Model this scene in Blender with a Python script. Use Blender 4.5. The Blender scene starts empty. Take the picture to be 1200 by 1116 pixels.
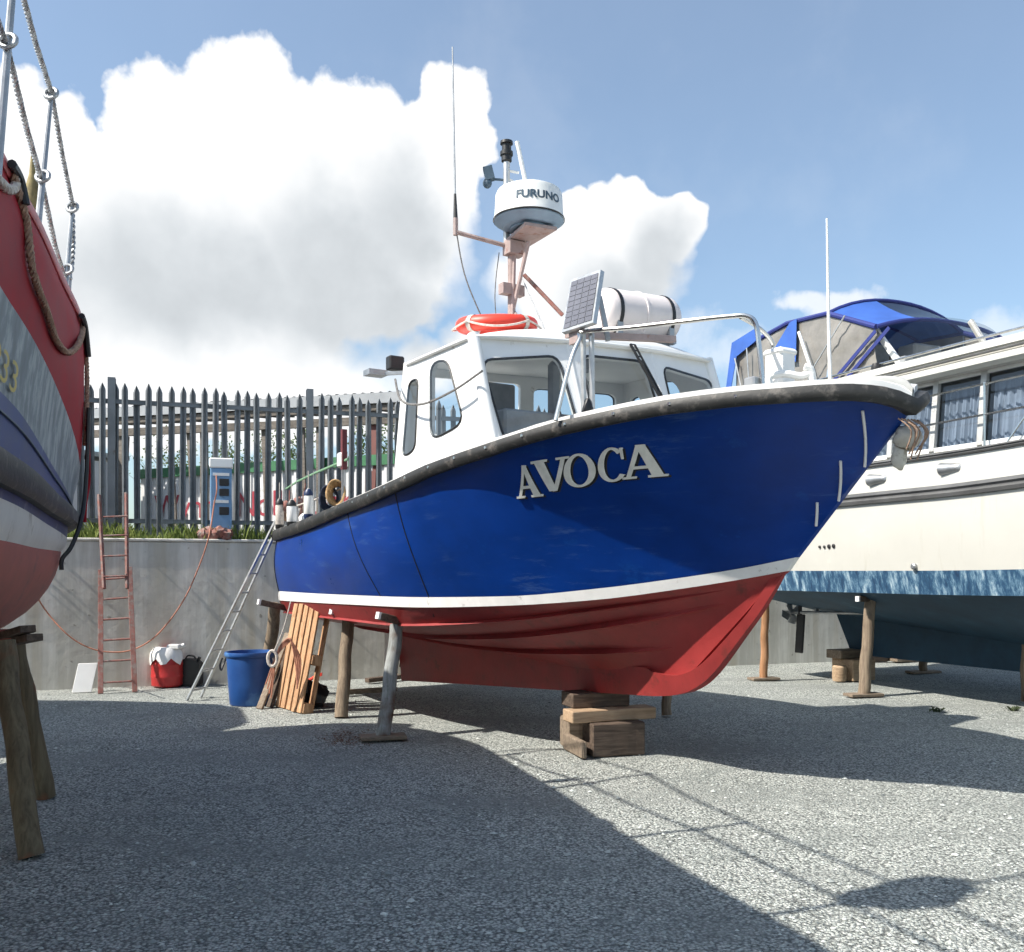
import bpy, bmesh, math, random
from mathutils import Vector, Matrix, noise as mnoise
from mathutils.geometry import tessellate_polygon
random.seed(7)
sc = bpy.context.scene
COL = sc.collection
F, CX, HY, CH = 1100.0, 600.0, 670.0, 1.55      # focal length (px of a 1200 wide frame), horizon row, eye height
V = Vector

def G(px, py, z=0.0):
    "ground point (height z) seen at a pixel"
    Y = (CH - z) * F / (py - HY)
    return V(((px - CX) / F * Y, Y, z))
def P(px, py, Y):
    return V(((px - CX) / F * Y, Y, CH + (HY - py) / F * Y))

# ------------------------------------------------------------------ interpolation
def interp(tab, t):
    "monotone cubic through (t, v) pairs"
    n = len(tab)
    if t <= tab[0][0]: return tab[0][1]
    if t >= tab[-1][0]: return tab[-1][1]
    d = [(tab[i+1][1]-tab[i][1])/(tab[i+1][0]-tab[i][0]) for i in range(n-1)]
    m = [d[0]] + [0 if d[i-1]*d[i] <= 0 else 2*d[i-1]*d[i]/(d[i-1]+d[i]) for i in range(1, n-1)] + [d[-1]]
    for i in range(n-1):
        if t <= tab[i+1][0]:
            h = tab[i+1][0]-tab[i][0]; s = (t-tab[i][0])/h
            return ((1+2*s)*(1-s)**2*tab[i][1] + s*(1-s)**2*h*m[i] + s*s*(3-2*s)*tab[i+1][1] + s*s*(s-1)*h*m[i+1])
def lerp(a, b, t): return a + (b-a)*t
def catmull(pts, n=8):
    pts = [V(p) for p in pts]; out = []
    for i in range(len(pts)-1):
        p0 = pts[max(i-1, 0)]; p1 = pts[i]; p2 = pts[i+1]; p3 = pts[min(i+2, len(pts)-1)]
        for k in range(n):
            t = k/n
            out.append(.5*((2*p1)+(p2-p0)*t+(2*p0-5*p1+4*p2-p3)*t*t+(3*p1-p0-3*p2+p3)*t**3))
    out.append(pts[-1]); return out

# ------------------------------------------------------------------ materials
def new_mat(name):
    m = bpy.data.materials.new(name); m.use_nodes = True
    nt = m.node_tree; b = nt.nodes['Principled BSDF']
    return m, nt, b
def N(nt, t, **kw):
    n = nt.nodes.new(t)
    for k, v in kw.items():
        if k.startswith('i_'):
            key = k[2:]; key = int(key) if key.isdigit() else key
            n.inputs[key].default_value = v
        else: setattr(n, k, v)
    return n
def ramp(nt, fac, stops):
    r = nt.nodes.new('ShaderNodeValToRGB')
    e = r.color_ramp.elements
    while len(e) < len(stops): e.new(.5)
    for i, (p, c) in enumerate(stops):
        e[i].position = p; e[i].color = (*c, 1) if len(c) == 3 else c
    nt.links.new(fac, r.inputs[0]); return r.outputs[0]
def mixc(nt, fac, a, b):
    m = nt.nodes.new('ShaderNodeMix'); m.data_type = 'RGBA'
    for inp, v in ((0, fac), (6, a), (7, b)):
        if isinstance(v, bpy.types.NodeSocket): nt.links.new(v, m.inputs[inp])
        elif inp == 0: m.inputs[0].default_value = v
        else: m.inputs[inp].default_value = (*v, 1)
    return m.outputs[2]
def paint(name, col, rough=.5, metal=0, var=.15, scale=6, dirt=None, dirt_amt=.0, dirt_scale=3, bump=0, bscale=40, coat=0, stretch=(1,1,1), spec=.5):
    "painted / weathered surface: broad tone variation, blotches of another colour, fine bump"
    m, nt, b = new_mat(name)
    tc = N(nt, 'ShaderNodeTexCoord'); mp = N(nt, 'ShaderNodeMapping'); mp.inputs['Scale'].default_value = stretch
    nt.links.new(tc.outputs['Object'], mp.inputs[0])
    n1 = N(nt, 'ShaderNodeTexNoise', i_Scale=scale, i_Detail=6, i_Roughness=.6); nt.links.new(mp.outputs[0], n1.inputs[0])
    lo = tuple(c*(1-var) for c in col); hi = tuple(min(1, c*(1+var)) for c in col)
    c = ramp(nt, n1.outputs[0], [(.3, lo), (.7, hi)])
    if dirt:
        n2 = N(nt, 'ShaderNodeTexNoise', i_Scale=dirt_scale, i_Detail=8, i_Roughness=.7); nt.links.new(mp.outputs[0], n2.inputs[0])
        f = ramp(nt, n2.outputs[0], [(.62-dirt_amt*.5, (0,0,0)), (.72-dirt_amt*.3, (1,1,1))])
        c = mixc(nt, f, c, dirt)
    nt.links.new(c, b.inputs['Base Color'])
    b.inputs['Roughness'].default_value = rough; b.inputs['Metallic'].default_value = metal
    b.inputs['Specular IOR Level'].default_value = spec
    if coat: b.inputs['Coat Weight'].default_value = coat; b.inputs['Coat Roughness'].default_value = .08
    rr = N(nt, 'ShaderNodeMapRange'); nt.links.new(n1.outputs[0], rr.inputs[0])
    rr.inputs[3].default_value = max(0, rough-.08); rr.inputs[4].default_value = min(1, rough+.1)
    nt.links.new(rr.outputs[0], b.inputs['Roughness'])
    if bump:
        n3 = N(nt, 'ShaderNodeTexNoise', i_Scale=bscale, i_Detail=5); nt.links.new(mp.outputs[0], n3.inputs[0])
        bp = N(nt, 'ShaderNodeBump', i_Strength=.6, i_Distance=bump); nt.links.new(n3.outputs[0], bp.inputs['Height'])
        nt.links.new(bp.outputs[0], b.inputs['Normal'])
    return m
def wood(name, c1, c2, axis=2, scale=7, rough=.75, dirt=None, dirt_amt=0.):
    st = [14, 14, 14]; st[axis] = 1.0
    m, nt, b = new_mat(name)
    tc = N(nt, 'ShaderNodeTexCoord'); mp = N(nt, 'ShaderNodeMapping'); mp.inputs['Scale'].default_value = st
    nt.links.new(tc.outputs['Object'], mp.inputs[0])
    n1 = N(nt, 'ShaderNodeTexNoise', i_Scale=scale*.35, i_Detail=8, i_Roughness=.65, i_Distortion=.6); nt.links.new(mp.outputs[0], n1.inputs[0])
    c = ramp(nt, n1.outputs[0], [(.28, tuple(x*.55 for x in c1)), (.45, c1), (.7, c2)])
    n2 = N(nt, 'ShaderNodeTexNoise', i_Scale=4, i_Detail=6); nt.links.new(tc.outputs['Object'], n2.inputs[0])
    c = mixc(nt, ramp(nt, n2.outputs[0], [(.45, (0,0,0)), (.75, (.55,.55,.55))]), c, tuple(x*.45 for x in c1))
    if dirt:
        n4 = N(nt, 'ShaderNodeTexNoise', i_Scale=3, i_Detail=6); nt.links.new(tc.outputs['Object'], n4.inputs[0])
        c = mixc(nt, ramp(nt, n4.outputs[0], [(.6-dirt_amt*.4, (0,0,0)), (.68-dirt_amt*.3, (1,1,1))]), c, dirt)
    nt.links.new(c, b.inputs['Base Color']); b.inputs['Roughness'].default_value = rough
    b.inputs['Specular IOR Level'].default_value = .25
    bp = N(nt, 'ShaderNodeBump', i_Strength=.5, i_Distance=.006); nt.links.new(n1.outputs[0], bp.inputs['Height']); nt.links.new(bp.outputs[0], b.inputs['Normal'])
    return m
def glass(name, tint=(.85,.9,.92), refl=.14):
    m = bpy.data.materials.new(name); m.use_nodes = True; nt = m.node_tree; nt.nodes.clear()
    o = N(nt, 'ShaderNodeOutputMaterial'); mx = N(nt, 'ShaderNodeMixShader'); t = N(nt, 'ShaderNodeBsdfTransparent'); g = N(nt, 'ShaderNodeBsdfGlossy')
    t.inputs[0].default_value = (*tint, 1); g.inputs['Roughness'].default_value = .03
    lw = N(nt, 'ShaderNodeLayerWeight'); pw = N(nt, 'ShaderNodeMath', operation='POWER'); pw.inputs[1].default_value = 4; nt.links.new(lw.outputs['Facing'], pw.inputs[0])
    ad = N(nt, 'ShaderNodeMath', operation='MULTIPLY_ADD'); ad.inputs[1].default_value = .6; ad.inputs[2].default_value = refl*.6
    nt.links.new(pw.outputs[0], ad.inputs[0]); nt.links.new(ad.outputs[0], mx.inputs[0]); nt.links.new(t.outputs[0], mx.inputs[1]); nt.links.new(g.outputs[0], mx.inputs[2]); nt.links.new(mx.outputs[0], o.inputs[0])
    return m

# ------------------------------------------------------------------ mesh builder
class MB:
    def __init__(s): s.v = []; s.f = []
    def add(s, vs, fs):
        o = len(s.v); s.v += [V(p) for p in vs]; s.f += [tuple(i+o for i in f) for f in fs]
    def hexa(s, p): s.add(p, [(0,3,2,1),(4,5,6,7),(0,1,5,4),(1,2,6,5),(2,3,7,6),(3,0,4,7)])
    def obox(s, c, ax, ay, az, sx, sy, sz):
        "box centred at c with axes and full sizes"
        c = V(c); ax = V(ax).normalized()*sx/2; ay = V(ay).normalized()*sy/2; az = V(az).normalized()*sz/2
        s.hexa([c-ax-ay-az, c+ax-ay-az, c+ax+ay-az, c-ax+ay-az, c-ax-ay+az, c+ax-ay+az, c+ax+ay+az, c-ax+ay+az])
    def beam(s, a, b, w, h, up=(0,0,1)):
        a = V(a); b = V(b); d = (b-a).normalized(); u = V(up); sd = d.cross(u)
        if sd.length < 1e-4: sd = d.cross(V((1,0,0)))
        sd.normalize(); u = sd.cross(d)
        s.obox((a+b)/2, d, sd, u, (b-a).length, w, h)
    def tube(s, path, r, n=8, cap=True, closed=False):
        path = [V(p) for p in path]; m = len(path); prev = None; o = len(s.v); rings = []
        for i, p in enumerate(path):
            if closed: d = path[(i+1) % m]-path[i-1]
            else: d = path[min(i+1, m-1)]-path[max(i-1, 0)]
            if d.length < 1e-9: d = V((0,0,1))
            d.normalize()
            if prev is None:
                u = d.orthogonal().normalized()
            else:
                u = prev - d*prev.dot(d)
                u = u.normalized() if u.length > 1e-6 else d.orthogonal().normalized()
            prev = u; w = d.cross(u)
            rr = r[i] if isinstance(r, (list, tuple)) else r
            rings.append([p+(u*math.cos(2*math.pi*k/n)+w*math.sin(2*math.pi*k/n))*rr for k in range(n)])
        vs = [q for R in rings for q in R]; fs = []
        for i in range(m if closed else m-1):
            j = (i+1) % m
            for k in range(n): fs.append((i*n+k, i*n+(k+1) % n, j*n+(k+1) % n, j*n+k))
        if cap and not closed: fs.append(tuple(range(n))[::-1]); fs.append(tuple((m-1)*n+k for k in range(n)))
        s.add(vs, fs)
    def lathe(s, c, prof, n=24, ax=(0,0,1), cap0=True, cap1=True, wob=0):
        c = V(c); a = V(ax).normalized(); u = a.orthogonal().normalized(); w = a.cross(u); vs = []; fs = []
        for (r, h) in prof:
            for k in range(n):
                t = 2*math.pi*k/n; rr = r*(1+wob*math.sin(3*t+h*9))
                vs.append(c+a*h+(u*math.cos(t)+w*math.sin(t))*rr)
        for i in range(len(prof)-1):
            for k in range(n): fs.append((i*n+k, i*n+(k+1) % n, (i+1)*n+(k+1) % n, (i+1)*n+k))
        if cap0: fs.append(tuple(range(n))[::-1])
        if cap1: fs.append(tuple((len(prof)-1)*n+k for k in range(n)))
        s.add(vs, fs)
    def grid(s, rows, closed=False):
        m = len(rows[0]); vs = [p for r in rows for p in r]; fs = []
        for i in range(len(rows)-1):
            for k in range(m if closed else m-1): fs.append((i*m+k, i*m+(k+1) % m, (i+1)*m+(k+1) % m, (i+1)*m+k))
        s.add(vs, fs)
    def ball(s, c, rx, ry=None, rz=None, n=12, m=8, jit=0, axes=None):
        ry = ry or rx; rz = rz or rx; c = V(c); vs = []; fs = []
        A = axes or (V((1,0,0)), V((0,1,0)), V((0,0,1)))
        for i in range(m+1):
            ph = math.pi*i/m
            for k in range(n):
                t = 2*math.pi*k/n; d = V((math.sin(ph)*math.cos(t), math.sin(ph)*math.sin(t), math.cos(ph)))
                q = 1+jit*mnoise.noise(d*2.2+c*3)
                vs.append(c+(A[0]*d.x*rx+A[1]*d.y*ry+A[2]*d.z*rz)*q)
        for i in range(m):
            for k in range(n): fs.append((i*n+k, (i+1)*n+k, (i+1)*n+(k+1) % n, i*n+(k+1) % n))
        s.add(vs, fs)
    def prism(s, poly, d, holes=()):
        "planar polygon (3-D points) with holes, given thickness vector d"
        loops = [[V(p) for p in poly]]+[[V(p) for p in h] for h in holes]
        d = V(d); flat = [p for l in loops for p in l]; n = len(flat)
        tri = tessellate_polygon(loops)
        fs = [tuple(t) for t in tri]+[tuple(i+n for i in reversed(t)) for t in tri]
        o = 0
        for l in loops:
            k = len(l)
            for i in range(k): fs.append((o+i, o+(i+1) % k, o+(i+1) % k+n, o+i+n))
            o += k
        s.add(flat+[p+d for p in flat], fs)
    def build(s, name, mat, parent=None, smooth=False, angle=35, bevel=0, weld=True):
        off = V((0,0,0)); q = parent
        while q is not None: off += q.location; q = q.parent
        me = bpy.data.meshes.new(name)
        bm = bmesh.new(); vs = [bm.verts.new(p-off) for p in s.v]
        for f in s.f:
            g = []
            for i in f:
                if vs[i] not in g: g.append(vs[i])
            if len(g) > 2:
                try: bm.faces.new(g)
                except ValueError: pass
        if weld: bmesh.ops.remove_doubles(bm, verts=bm.verts, dist=1e-5)
        bmesh.ops.recalc_face_normals(bm, faces=bm.faces)
        if bevel:
            es = [e for e in bm.edges if len(e.link_faces) == 2 and e.calc_face_angle(0) > .6]
            bmesh.ops.bevel(bm, geom=es, offset=bevel, segments=1, affect='EDGES', clamp_overlap=True)
        if smooth:
            for f in bm.faces: f.smooth = True
        bm.to_mesh(me); bm.free()
        if smooth: me.set_sharp_from_angle(angle=math.radians(angle))
        me.materials.append(mat)
        o = bpy.data.objects.new(name, me); COL.objects.link(o)
        if parent is not None: o.parent = parent
        return o
def tag(o, label, cat, group=None, kind=None):
    if label: o['label'] = label
    if cat: o['category'] = cat
    if group: o['group'] = group
    if kind: o['kind'] = kind
    return o
def thing(name, label, cat, loc, group=None):
    o = bpy.data.objects.new(name, None); o.location = V(loc); o.empty_display_size = .2; COL.objects.link(o)
    return tag(o, label, cat, group)
def structure(o): o['kind'] = 'structure'; return o
def text_polys(txt, size, bold=.0):
    "triangles of a line of text in the xy plane, as (verts, faces)"
    cu = bpy.data.curves.new('lettering', 'FONT'); cu.body = txt; cu.size = size; cu.offset = size*bold; cu.resolution_u = 4
    ob = bpy.data.objects.new('lettering', cu); COL.objects.link(ob)
    bpy.context.view_layer.update()
    me = ob.evaluated_get(bpy.context.evaluated_depsgraph_get()).to_mesh()
    vs = [v.co.copy() for v in me.vertices]; fs = [tuple(p.vertices) for p in me.polygons]
    ob.evaluated_get(bpy.context.evaluated_depsgraph_get()).to_mesh_clear()
    bpy.data.objects.remove(ob); bpy.data.curves.remove(cu)
    return vs, fs
def rrect(x0, y0, x1, y1, r, n=4):
    out = []
    for (cx, cy, a0) in ((x1-r, y1-r, 0), (x0+r, y1-r, 90), (x0+r, y0+r, 180), (x1-r, y0+r, 270)):
        for k in range(n+1):
            a = math.radians(a0+90*k/n); out.append((cx+r*math.cos(a), cy+r*math.sin(a)))
    return out
def round_poly(pts, r, n=4):
    out = []; m = len(pts)
    for i in range(m):
        p = V((*pts[i], 0)); a = V((*pts[i-1], 0)); b = V((*pts[(i+1) % m], 0))
        da = (a-p); db = (b-p); q = min(r, da.length*.45, db.length*.45)
        s = p+da.normalized()*q; e = p+db.normalized()*q
        for k in range(n+1):
            t = k/n; w = s*(1-t)**2+p*2*t*(1-t)+e*t*t; out.append((w.x, w.y))
    return out

# palette -------------------------------------------------------------
M = {}
M['hull_blue'] = paint('hull_blue', (.0018,.037,.235), rough=.3, var=.22, scale=1.3, dirt=(.006,.065,.30), dirt_amt=.04, dirt_scale=2.2, coat=.04, stretch=(1,1,1.6), spec=.3)
def add_scuffs(m, col, scale, stretch, lo, hi, amt):
    nt = m.node_tree; b = nt.nodes['Principled BSDF']; src = b.inputs['Base Color'].links[0].from_socket
    tc = N(nt, 'ShaderNodeTexCoord'); mp = N(nt, 'ShaderNodeMapping'); mp.inputs['Scale'].default_value = stretch; mp.inputs['Rotation'].default_value = (0, .12, 0); nt.links.new(tc.outputs['Object'], mp.inputs[0])
    n1 = N(nt, 'ShaderNodeTexNoise', i_Scale=scale, i_Detail=9, i_Roughness=.75, i_Distortion=.3); nt.links.new(mp.outputs[0], n1.inputs[0])
    n2 = N(nt, 'ShaderNodeTexNoise', i_Scale=1.1, i_Detail=3); nt.links.new(tc.outputs['Object'], n2.inputs[0])
    mu = N(nt, 'ShaderNodeMath', operation='MULTIPLY'); nt.links.new(ramp(nt, n1.outputs[0], [(lo, (0,0,0)), (hi, (1,1,1))]), mu.inputs[0]); nt.links.new(ramp(nt, n2.outputs[0], [(.44, (0,0,0)), (.62, (amt,)*3)]), mu.inputs[1])
    nt.links.new(mixc(nt, mu.outputs[0], src, col), b.inputs['Base Color'])
add_scuffs(M['hull_blue'], (.10,.19,.38), 2.4, (.8,.8,5.5), .55, .68, .45)  # pale scuffs, with long horizontal reflection streaks painted in among them
M['hull_red'] = paint('hull_red', (.27,.027,.026), rough=.5, var=.22, scale=3, dirt=(.15,.024,.02), dirt_amt=.12, dirt_scale=5, bump=.003, bscale=25)
add_scuffs(M['hull_red'], (.09,.03,.025), 2.0, (5,5,.8), .52, .68, .6)
M['white_paint'] = paint('white_paint', (.80,.80,.78), rough=.3, var=.04, scale=4, dirt=(.5,.47,.42), dirt_amt=-.03, dirt_scale=6, coat=.15)
M['stripe_white'] = paint('stripe_white', (.78,.77,.75), rough=.4, var=.06, scale=9, dirt=(.42,.40,.38), dirt_amt=.03, dirt_scale=12)
M['rubber'] = paint('rubber', (.022,.022,.021), rough=.55, var=.4, scale=5, dirt=(.11,.10,.09), dirt_amt=.18, dirt_scale=9, bump=.004, bscale=30)
M['black'] = paint('black', (.014,.014,.015), rough=.45, var=.3, scale=12)
M['galv'] = paint('galv', (.36,.37,.38), rough=.42, metal=.7, var=.2, scale=9)
M['steel'] = paint('steel', (.62,.62,.60), rough=.22, metal=1, var=.1, scale=9)
M['alu'] = paint('alu', (.55,.55,.54), rough=.38, metal=.8, var=.15, scale=14)
M['fence'] = paint('fence', (.18,.195,.205), rough=.55, metal=.25, var=.22, scale=3, dirt=(.10,.085,.07), dirt_amt=.02, dirt_scale=7)
M['glass'] = glass('glass', (.90,.93,.94), .09)
M['dark_glass'] = glass('dark_glass', (.60,.66,.72), .12)
M['vinyl'] = glass('vinyl', (.80,.80,.78), .10)
M['rope_white'] = paint('rope_white', (.55,.50,.45), rough=.85, var=.3, scale=30, bump=.004, bscale=90)
M['rope_tan'] = paint('rope_tan', (.32,.21,.15), rough=.9, var=.3, scale=25, bump=.004, bscale=90)
M['rope_grey'] = paint('rope_grey', (.16,.155,.15), rough=.9, var=.4, scale=30, bump=.004, bscale=90)
M['rope_orange'] = paint('rope_orange', (.46,.20,.13), rough=.8, var=.25, scale=20)
M['rope_green'] = paint('rope_green', (.18,.33,.20), rough=.8, var=.25, scale=20)
M['orange'] = paint('orange', (.72,.055,.03), rough=.45, var=.14, scale=6)
M['pink_frame'] = paint('pink_frame', (.36,.275,.255), rough=.5, var=.2, scale=8, dirt=(.25,.10,.06), dirt_amt=.1, dirt_scale=10)
M['radar_white'] = paint('radar_white', (.80,.80,.77), rough=.32, var=.03)
M['radar_grey'] = paint('radar_grey', (.20,.29,.38), rough=.5, var=.1)
M['letter_grey'] = paint('letter_grey', (.05,.085,.12), rough=.5, var=.1)
M['letter_ivory'] = paint('letter_ivory', (.86,.84,.76), rough=.5, var=.12, scale=12)
M['solar'] = paint('solar', (.13,.13,.15), rough=.25, var=.2, scale=3)
M['canister'] = paint('canister', (.74,.67,.65), rough=.4, var=.06, scale=4)
M['cream'] = paint('cream', (.60,.57,.50), rough=.8, var=.2, scale=8, dirt=(.25,.2,.13), dirt_amt=.1, dirt_scale=9, bump=.01, bscale=20)
M['beige_inside'] = paint('beige_inside', (.22,.22,.21), rough=.7, var=.1)
M['grey_inside'] = paint('grey_inside', (.26,.27,.28), rough=.7, var=.2)
M['deck'] = paint('deck', (.42,.42,.40), rough=.7, var=.12)

M['timber_new'] = wood('timber_new', (.52,.30,.155), (.66,.42,.23))
M['timber_old'] = wood('timber_old', (.20,.155,.115), (.31,.25,.19), axis=0)
M['timber_dark'] = wood('timber_dark', (.09,.065,.05), (.16,.12,.09), axis=0)
M['timber_mid'] = wood('timber_mid', (.36,.25,.16), (.50,.37,.25), axis=0)
M['pole_wood'] = wood('pole_wood', (.21,.16,.115), (.33,.265,.19), axis=2)
M['pole_green'] = wood('pole_green', (.135,.105,.065), (.21,.17,.105), axis=2, dirt=(.20,.085,.045), dirt_amt=.1)
M['pole_paint'] = wood('pole_paint', (.25,.26,.25), (.36,.38,.38), axis=2, dirt=(.13,.075,.05), dirt_amt=.35)
M['pole_orange'] = wood('pole_orange', (.33,.17,.085), (.45,.25,.14), axis=2)
M['rust_red'] = paint('rust_red', (.25,.10,.08), rough=.75, var=.3, scale=9, dirt=(.24,.20,.18), dirt_amt=.3, dirt_scale=14)

# ------------------------------------------------------------------ sun / world
KX, KY = .86, .335                                  # shadow run per metre of height
sun_dir = V((-KX, -KY, 1)).normalized()
el = math.asin(sun_dir.z); az = math.atan2(sun_dir.x, sun_dir.y)
sl = bpy.data.lights.new('sun', 'SUN'); sl.energy = 5.0; sl.angle = math.radians(.53); sl.color = (1, .945, .86)
so = bpy.data.objects.new('sun', sl); so.rotation_euler = (-sun_dir).to_track_quat('-Z', 'Y').to_euler(); so.location = (-20, -6, 25); COL.objects.link(so)

def make_world():
    w = bpy.data.worlds.new('World'); sc.world = w; w.use_nodes = True
    nt = w.node_tree; nt.nodes.clear(); L = nt.links.new
    out = N(nt, 'ShaderNodeOutputWorld')
    sky = N(nt, 'ShaderNodeTexSky', sky_type='NISHITA', sun_disc=False); sky.sun_elevation = el; sky.sun_rotation = az
    sky.air_density = 1.0; sky.dust_density = 1.6; sky.ozone_density = 1.2
    tc = N(nt, 'ShaderNodeTexCoord'); sp = N(nt, 'ShaderNodeSeparateXYZ'); L(tc.outputs['Generated'], sp.inputs[0])
    def mth(op, a, b=None, c=None):
        n = N(nt, 'ShaderNodeMath', operation=op)
        for i, x in enumerate((a, b, c)):
            if x is None: continue
            if isinstance(x, (int, float)): n.inputs[i].default_value = x
            else: L(x, n.inputs[i])
        return n.outputs[0]
    azm = mth('ARCTAN2', sp.outputs[0], sp.outputs[1]); elv = mth('ARCSINE', sp.outputs[2])
    cb = N(nt, 'ShaderNodeCombineXYZ'); L(azm, cb.inputs[0]); L(elv, cb.inputs[1])
    def vm(op, a, b):
        n = N(nt, 'ShaderNodeVectorMath', operation=op)
        for i, x in enumerate((a, b)):
            if isinstance(x, (tuple, list)): n.inputs[i].default_value = x
            elif x is not None: L(x, n.inputs[i])
        return n
    def noise(scale, det, rough=.6, off=(0,0,0), src=None):
        n = N(nt, 'ShaderNodeTexNoise', noise_dimensions='2D', i_Scale=scale, i_Detail=det, i_Roughness=rough)
        L(vm('ADD', src or cb.outputs[0], off).outputs[0], n.inputs[0]); return n
    warp = noise(7, 4)
    wv = vm('SUBTRACT', warp.outputs['Color'], (.5,.5,.5)).outputs[0]
    wv = vm('MULTIPLY', wv, (.075,.06,0)).outputs[0]
    Pw = vm('ADD', cb.outputs[0], wv).outputs[0]
    def ang(px, py):
        u = (px-CX)/F; v = (HY-py)/F
        return math.atan(u), math.atan(v*math.cos(math.atan(u)))
    def field(blobs):
        acc = None
        for (px, py, rx, ry) in blobs:
            a, e = ang(px, py); kx = 1/(rx/F*math.cos(a)**2); ky = 1/(ry/F)
            d = vm('SUBTRACT', Pw, (a, e, 0)).outputs[0]
            d = vm('MULTIPLY', d, (kx, ky, 0)).outputs[0]
            ln = N(nt, 'ShaderNodeVectorMath', operation='LENGTH'); L(d, ln.inputs[0])
            if acc is None: acc = ln.outputs['Value']
            else:
                n = N(nt, 'ShaderNodeMath', operation='SMOOTH_MIN'); L(acc, n.inputs[0]); L(ln.outputs['Value'], n.inputs[1]); n.inputs[2].default_value = .08; acc = n.outputs[0]
        return acc
    main = [(10,215,120,105),(80,190,58,80),(195,208,88,126),(290,186,100,122),(375,208,110,110),(445,230,95,122),(538,166,52,82),
            (505,235,85,105),(250,330,270,150),(440,330,120,95),(80,360,220,140),(260,450,330,90),(500,430,60,45),(-80,300,140,170),
            (662,275,42,55),(720,262,52,62),(798,272,34,44),(765,290,40,55),(745,330,88,66),(690,385,120,60),(630,330,60,66),(570,410,70,45)]
    f = field(main)
    # billows: inverted worley bumps at two scales
    def bil(scale, off=(0,0,0)):
        v = N(nt, 'ShaderNodeTexVoronoi', feature='F1', voronoi_dimensions='2D', i_Scale=scale)
        nn = noise(scale*1.6, 3, .6, off); o = vm('MULTIPLY', vm('SUBTRACT', nn.outputs['Color'], (.5,.5,.5)).outputs[0], (.9/scale,)*3).outputs[0]
        L(vm('ADD', vm('ADD', cb.outputs[0], off).outputs[0], o).outputs[0], v.inputs[0]); return v.outputs['Distance']
    fb = noise(26, 6, .62)
    b1 = bil(17); b2 = bil(42)
    d = mth('ADD', f, mth('MULTIPLY', mth('SUBTRACT', b1, .42), .22))
    d = mth('ADD', d, mth('MULTIPLY', mth('SUBTRACT', b2, .42), .10))
    d = mth('ADD', d, mth('MULTIPLY', mth('SUBTRACT', fb.outputs[0], .5), .16))
    def sstep(x, a, b):
        n = N(nt, 'ShaderNodeMapRange', interpolation_type='SMOOTHSTEP'); L(x, n.inputs[0]); n.inputs[1].default_value = a; n.inputs[2].default_value = b
        n.inputs[3].default_value = 0; n.inputs[4].default_value = 1; return n.outputs[0]
    # softer rim towards the lower right of the clouds
    soft = sstep(field([(830,370,170,110),(560,330,70,110),(480,440,140,60)]), 1.1, .3)
    lo = mth('SUBTRACT', .79, mth('MULTIPLY', soft, .45)); hi = mth('ADD', .94, mth('MULTIPLY', soft, .12))
    al = N(nt, 'ShaderNodeMapRange', interpolation_type='SMOOTHSTEP'); L(d, al.inputs[0]); L(hi, al.inputs[1]); L(lo, al.inputs[2]); al.inputs[3].default_value = 0; al.inputs[4].default_value = 1
    alpha = al.outputs[0]
    # faint small clouds and haze
    f2 = field([(985,352,60,22),(945,350,40,18)])
    a2 = mth('MULTIPLY', sstep(mth('ADD', f2, mth('MULTIPLY', mth('SUBTRACT', fb.outputs[0], .5), 1.3)), 1.15, .35), .72)
    f3 = field([(900,415,150,40),(760,400,130,60),(1190,390,60,40)])
    a3 = mth('MULTIPLY', sstep(mth('ADD', f3, mth('MULTIPLY', mth('SUBTRACT', fb.outputs[0], .5), 1.2)), 1.2, .1), .5)
    a4 = mth('MULTIPLY', sstep(mth('ADD', noise(3.2, 4, .6, (3,1,2)).outputs[0], mth('MULTIPLY', fb.outputs[0], .25)), .66, .95), .06)
    # clouds elsewhere round the sky (behind the viewer)
    away = sstep(mth('ABSOLUTE', azm), .75, 1.2)
    low = sstep(elv, .9, .25)
    a5 = mth('MULTIPLY', mth('MULTIPLY', mth('MULTIPLY', away, .5), low), sstep(noise(2.6, 4, .6, (7,3,1)).outputs[0], .50, .60))
    alpha = mth('MAXIMUM', mth('MAXIMUM', alpha, a5), mth('MAXIMUM', mth('MAXIMUM', a2, a3), mth('ADD', a4, .10)))
    # self shading: grey bases, relief between billows
    sh = field([(255,330,180,75),(380,300,120,80),(470,260,80,70),(180,340,140,70),(420,370,140,60),(770,300,50,45),(730,345,80,40)])
    g = sstep(mth('ADD', sh, mth('MULTIPLY', mth('SUBTRACT', noise(9, 3, .5).outputs[0], .5), .9)), 1.5, .25)
    br = mth('SUBTRACT', .89, mth('MULTIPLY', g, .31))
    br = mth('ADD', br, mth('MULTIPLY', mth('SUBTRACT', noise(14, 4).outputs[0], .5), .14))
    br = mth('MINIMUM', mth('MAXIMUM', br, .40), 1.0)
    tint = N(nt, 'ShaderNodeMix', data_type='RGBA'); L(sstep(br, .95, .55), tint.inputs[0]); tint.inputs[6].default_value = (1,1,1,1); tint.inputs[7].default_value = (.93,.985,1.03,1)
    cc = N(nt, 'ShaderNodeVectorMath', operation='SCALE'); L(tint.outputs[2], cc.inputs[0]); L(br, cc.inputs[3])
    bg1 = N(nt, 'ShaderNodeBackground', i_Strength=SKY_S); L(vm('MULTIPLY', sky.outputs[0], (.92,1.04,1.06)).outputs[0], bg1.inputs[0])
    bg2 = N(nt, 'ShaderNodeBackground', i_Strength=CLOUD_S); L(cc.outputs[0], bg2.inputs[0])
    mx = N(nt, 'ShaderNodeMixShader'); L(alpha, mx.inputs[0]); L(bg1.outputs[0], mx.inputs[1]); L(bg2.outputs[0], mx.inputs[2]); L(mx.outputs[0], out.inputs[0])
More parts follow.
